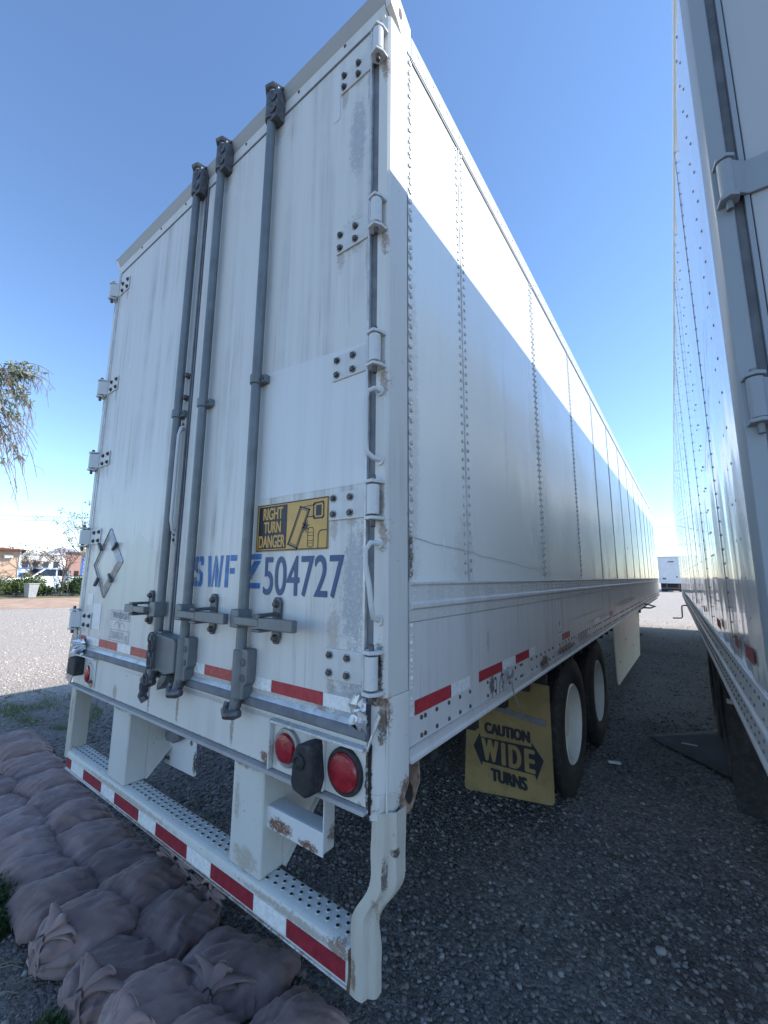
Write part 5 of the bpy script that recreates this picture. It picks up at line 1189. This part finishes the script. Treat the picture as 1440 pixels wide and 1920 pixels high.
# far buildings
c, rz = local(78, 95, 0); WB = empty('white_building', c, rz, 'low white building beyond the pickup with flat roof', 'building')
b = MB(); b.box(-5, 3.0, 0, 8, 0, 5.0); b.build('wall', plain('white_stucco', (.72, .70, .66), .85), WB); b = MB(); b.box(-5.2, 3.2, -.2, 8.2, 5.0, 5.3); b.build('roof_edge', M['rail'], WB)
for k in range(5):
    b = MB(); b.box(-4.4+k*1.4, -3.6+k*1.4, -.03, -.002, 2.6, 3.8); w = b.build('window', M['gasket'], WB); b = MB(); b.box(-4.33+k*1.4, -3.67+k*1.4, -.045, -.031, 2.7, 3.7); b.build('pane', plain('far_glass', (.05, .06, .08), .1), w)
c, rz = local(142, 60, 0); RB = empty('brick_building', c, rz, 'pinkish brick building with dark doorways beside the trailer edge', 'building'); pk_ = plain('pink_brick', (.50, .30, .24), .9, 0, .12, 8, .2, 60)
b = MB(); b.box(-1.2, 3.5, 0, 6, 0, 4.0); b.build('wall', pk_, RB); b = MB(); b.box(-1.35, 3.6, -.15, 6, 4.0, 4.18); b.build('roof_edge', M['dksteel'], RB)
for x in (-1.05, -.3): 
    b = MB(); b.box(x, x+.42, -.04, -.002, .3, 2.0); b.build('door', plain('dark_brown_door', (.04, .025, .02), .7), RB)
b = MB(); b.box(-1.2, 3.5, -.08, -.003, 0, .28); b.build('plinth', M['rail'], RB)
c, rz = local(155, 54, 0); BB = empty('blue_banner', c, rz, 'tall bright blue banner sign beside the brick building', 'banner')
b = MB(); b.box(-.32, .32, -.02, .02, 1.2, 3.7); b.build('cloth', bl, BB, .005); b = MB(); b.tube([(-.36, 0, 0), (-.36, 0, 3.8)], .03, 8); b.build('pole', M['steel'], BB)
for k in range(5):
    b = MB(); b.box(-.15, .15, -.026, -.021, 1.5+k*.42, 1.72+k*.42); b.build('print_block', M['sticker'], BB)
# rail fence in front of the pickup
c, rz = local(100, 41, 0); FN = empty('rail_fence', c, rz, 'low white rail fence in front of the pickup', 'fence')
for z in (.55, .95):
    b = MB(); b.box(-1.6, 4.2, -.03, .03, z, z+.09); b.build('rail', M['sticker'], FN, .005)
for x in (-.9, 1.0, 2.6):
    b = MB(); b.box(x-.06, x+.06, -.08, -.032, 0, 1.5 if x == -.9 else 1.15); b.build('post', M['sticker'], FN, .008)
# street lamp pole
c, rz = local(23, 80, 0); LPO = empty('street_lamp', c, rz, 'thin pale street lamp pole right of the tan building', 'street lamp')
b = MB(); b.tube([(0, 0, 0), (0, 0, 5.6)], .07, 8); b.build('pole', M['sticker'], LPO); b = MB(); b.tube([(0, 0, 5.5), (.3, 0, 5.75), (.8, 0, 5.8)], .05, 6); b.build('arm', M['sticker'], LPO); b = MB(); b.lathe([(0, .1), (.18, .05), (.22, -.1), (0, -.14)], (.9, 0, 5.75), 2, 12); b.build('lamp_head', M['fab_grey'], LPO)
# power line: poles out of view, three wires
PA, PB = Vector((-165, -48, 0)), Vector((115, 205, 0)); dirn = (PB-PA).normalized()
PL = empty('power_line', (0, 0, 0), 0, 'overhead wires crossing low in the sky behind the yard', 'power line')
for (z0, z1, sag) in ((11.9, 13.6, 1.0), (11.3, 12.9, 1.1), (8.3, 9.6, .8), (8.0, 9.2, .7)):
    pts = [PA.lerp(PB, t)+Vector((0, 0, z0+(z1-z0)*t-sag*4*t*(1-t))) for t in np.linspace(0, 1, 40)]; b = MB(); b.tube(pts, .028, 5); b.build('wire', M['gasket'], PL)
for p_ in (PA, PB):
    b = MB(); b.tube([(p_.x, p_.y, 0), (p_.x, p_.y, 14)], [.2, .13], 10); b.build('pole', BARK, PL)

# ================================================================== FAR TRAILER IN THE GAP
c = polar(A(1262), 60); FT = empty('semi_trailer', c, 0.02, 'distant white box trailer seen from behind in the gap between the two trailers', 'trailer')
fwm = plain('far_white', (.66, .69, .73), .4, 0, .06, 2)
b = MB(); b.box(-1.3, 1.3, 0, 14, 1.2, 4.1); b.build('cargo_box', fwm, FT, .02)
b = MB(); b.box(-1.33, 1.33, -.04, .1, 4.1, 4.22); b.build('header', M['rail'], FT, .01)
for x0, x1 in ((-1.25, -.015), (.015, 1.25)):
    b = MB(); b.box(x0, x1, -.03, -.002, 1.3, 4.05); b.build('door', fwm, FT, .008)
for s_ in (-1, 1):
    b = MB(); b.box(s_*1.31, s_*1.26, -.05, .05, 1.1, 4.1); b.build('corner_post', M['rail'], FT, .01)
b = MB(); b.box(-1.3, 1.3, -.05, .1, 1.02, 1.2); b.build('sill', fwm, FT, .01)
b = MB(); b.box(-.3, .3, -.036, -.031, 3.5, 3.62); b.build('door_mark', M['navy'], FT); b = MB(); b.box(-.95, -.6, -.036, -.031, 1.45, 1.68); b.build('door_mark', M['gasket'], FT); b = MB(); b.box(.4, .55, -.036, -.031, 1.7, 1.85); b.build('door_mark', M['navy'], FT)
b = MB(); b.box(-1.1, 1.1, .3, .5, .35, .5); b.build('bumper', M['dksteel'], FT); 
for x in (-.6, .6):
    b = MB(); b.box(x-.06, x+.06, .3, .42, .5, 1.019); b.build('bumper_upright', M['dksteel'], FT)
for x in (-1.05, -.72, .72, 1.05):
    b = MB(); b.lathe([(.25, -.12), (.5, -.14), (.5, .14), (.25, .12)], (x, 2.2, .5), 0, 24); b.build('wheel', M['tyre'], FT)
b = MB(); b.box(-1.2, 1.2, 1.2, 1.22, .12, 1.0); b.build('mud_flap', M['rubber'], FT)
print('objects', len(bpy.data.objects), 'tris ~', sum(len(o.data.polygons) for o in bpy.data.objects if o.type == 'MESH'))
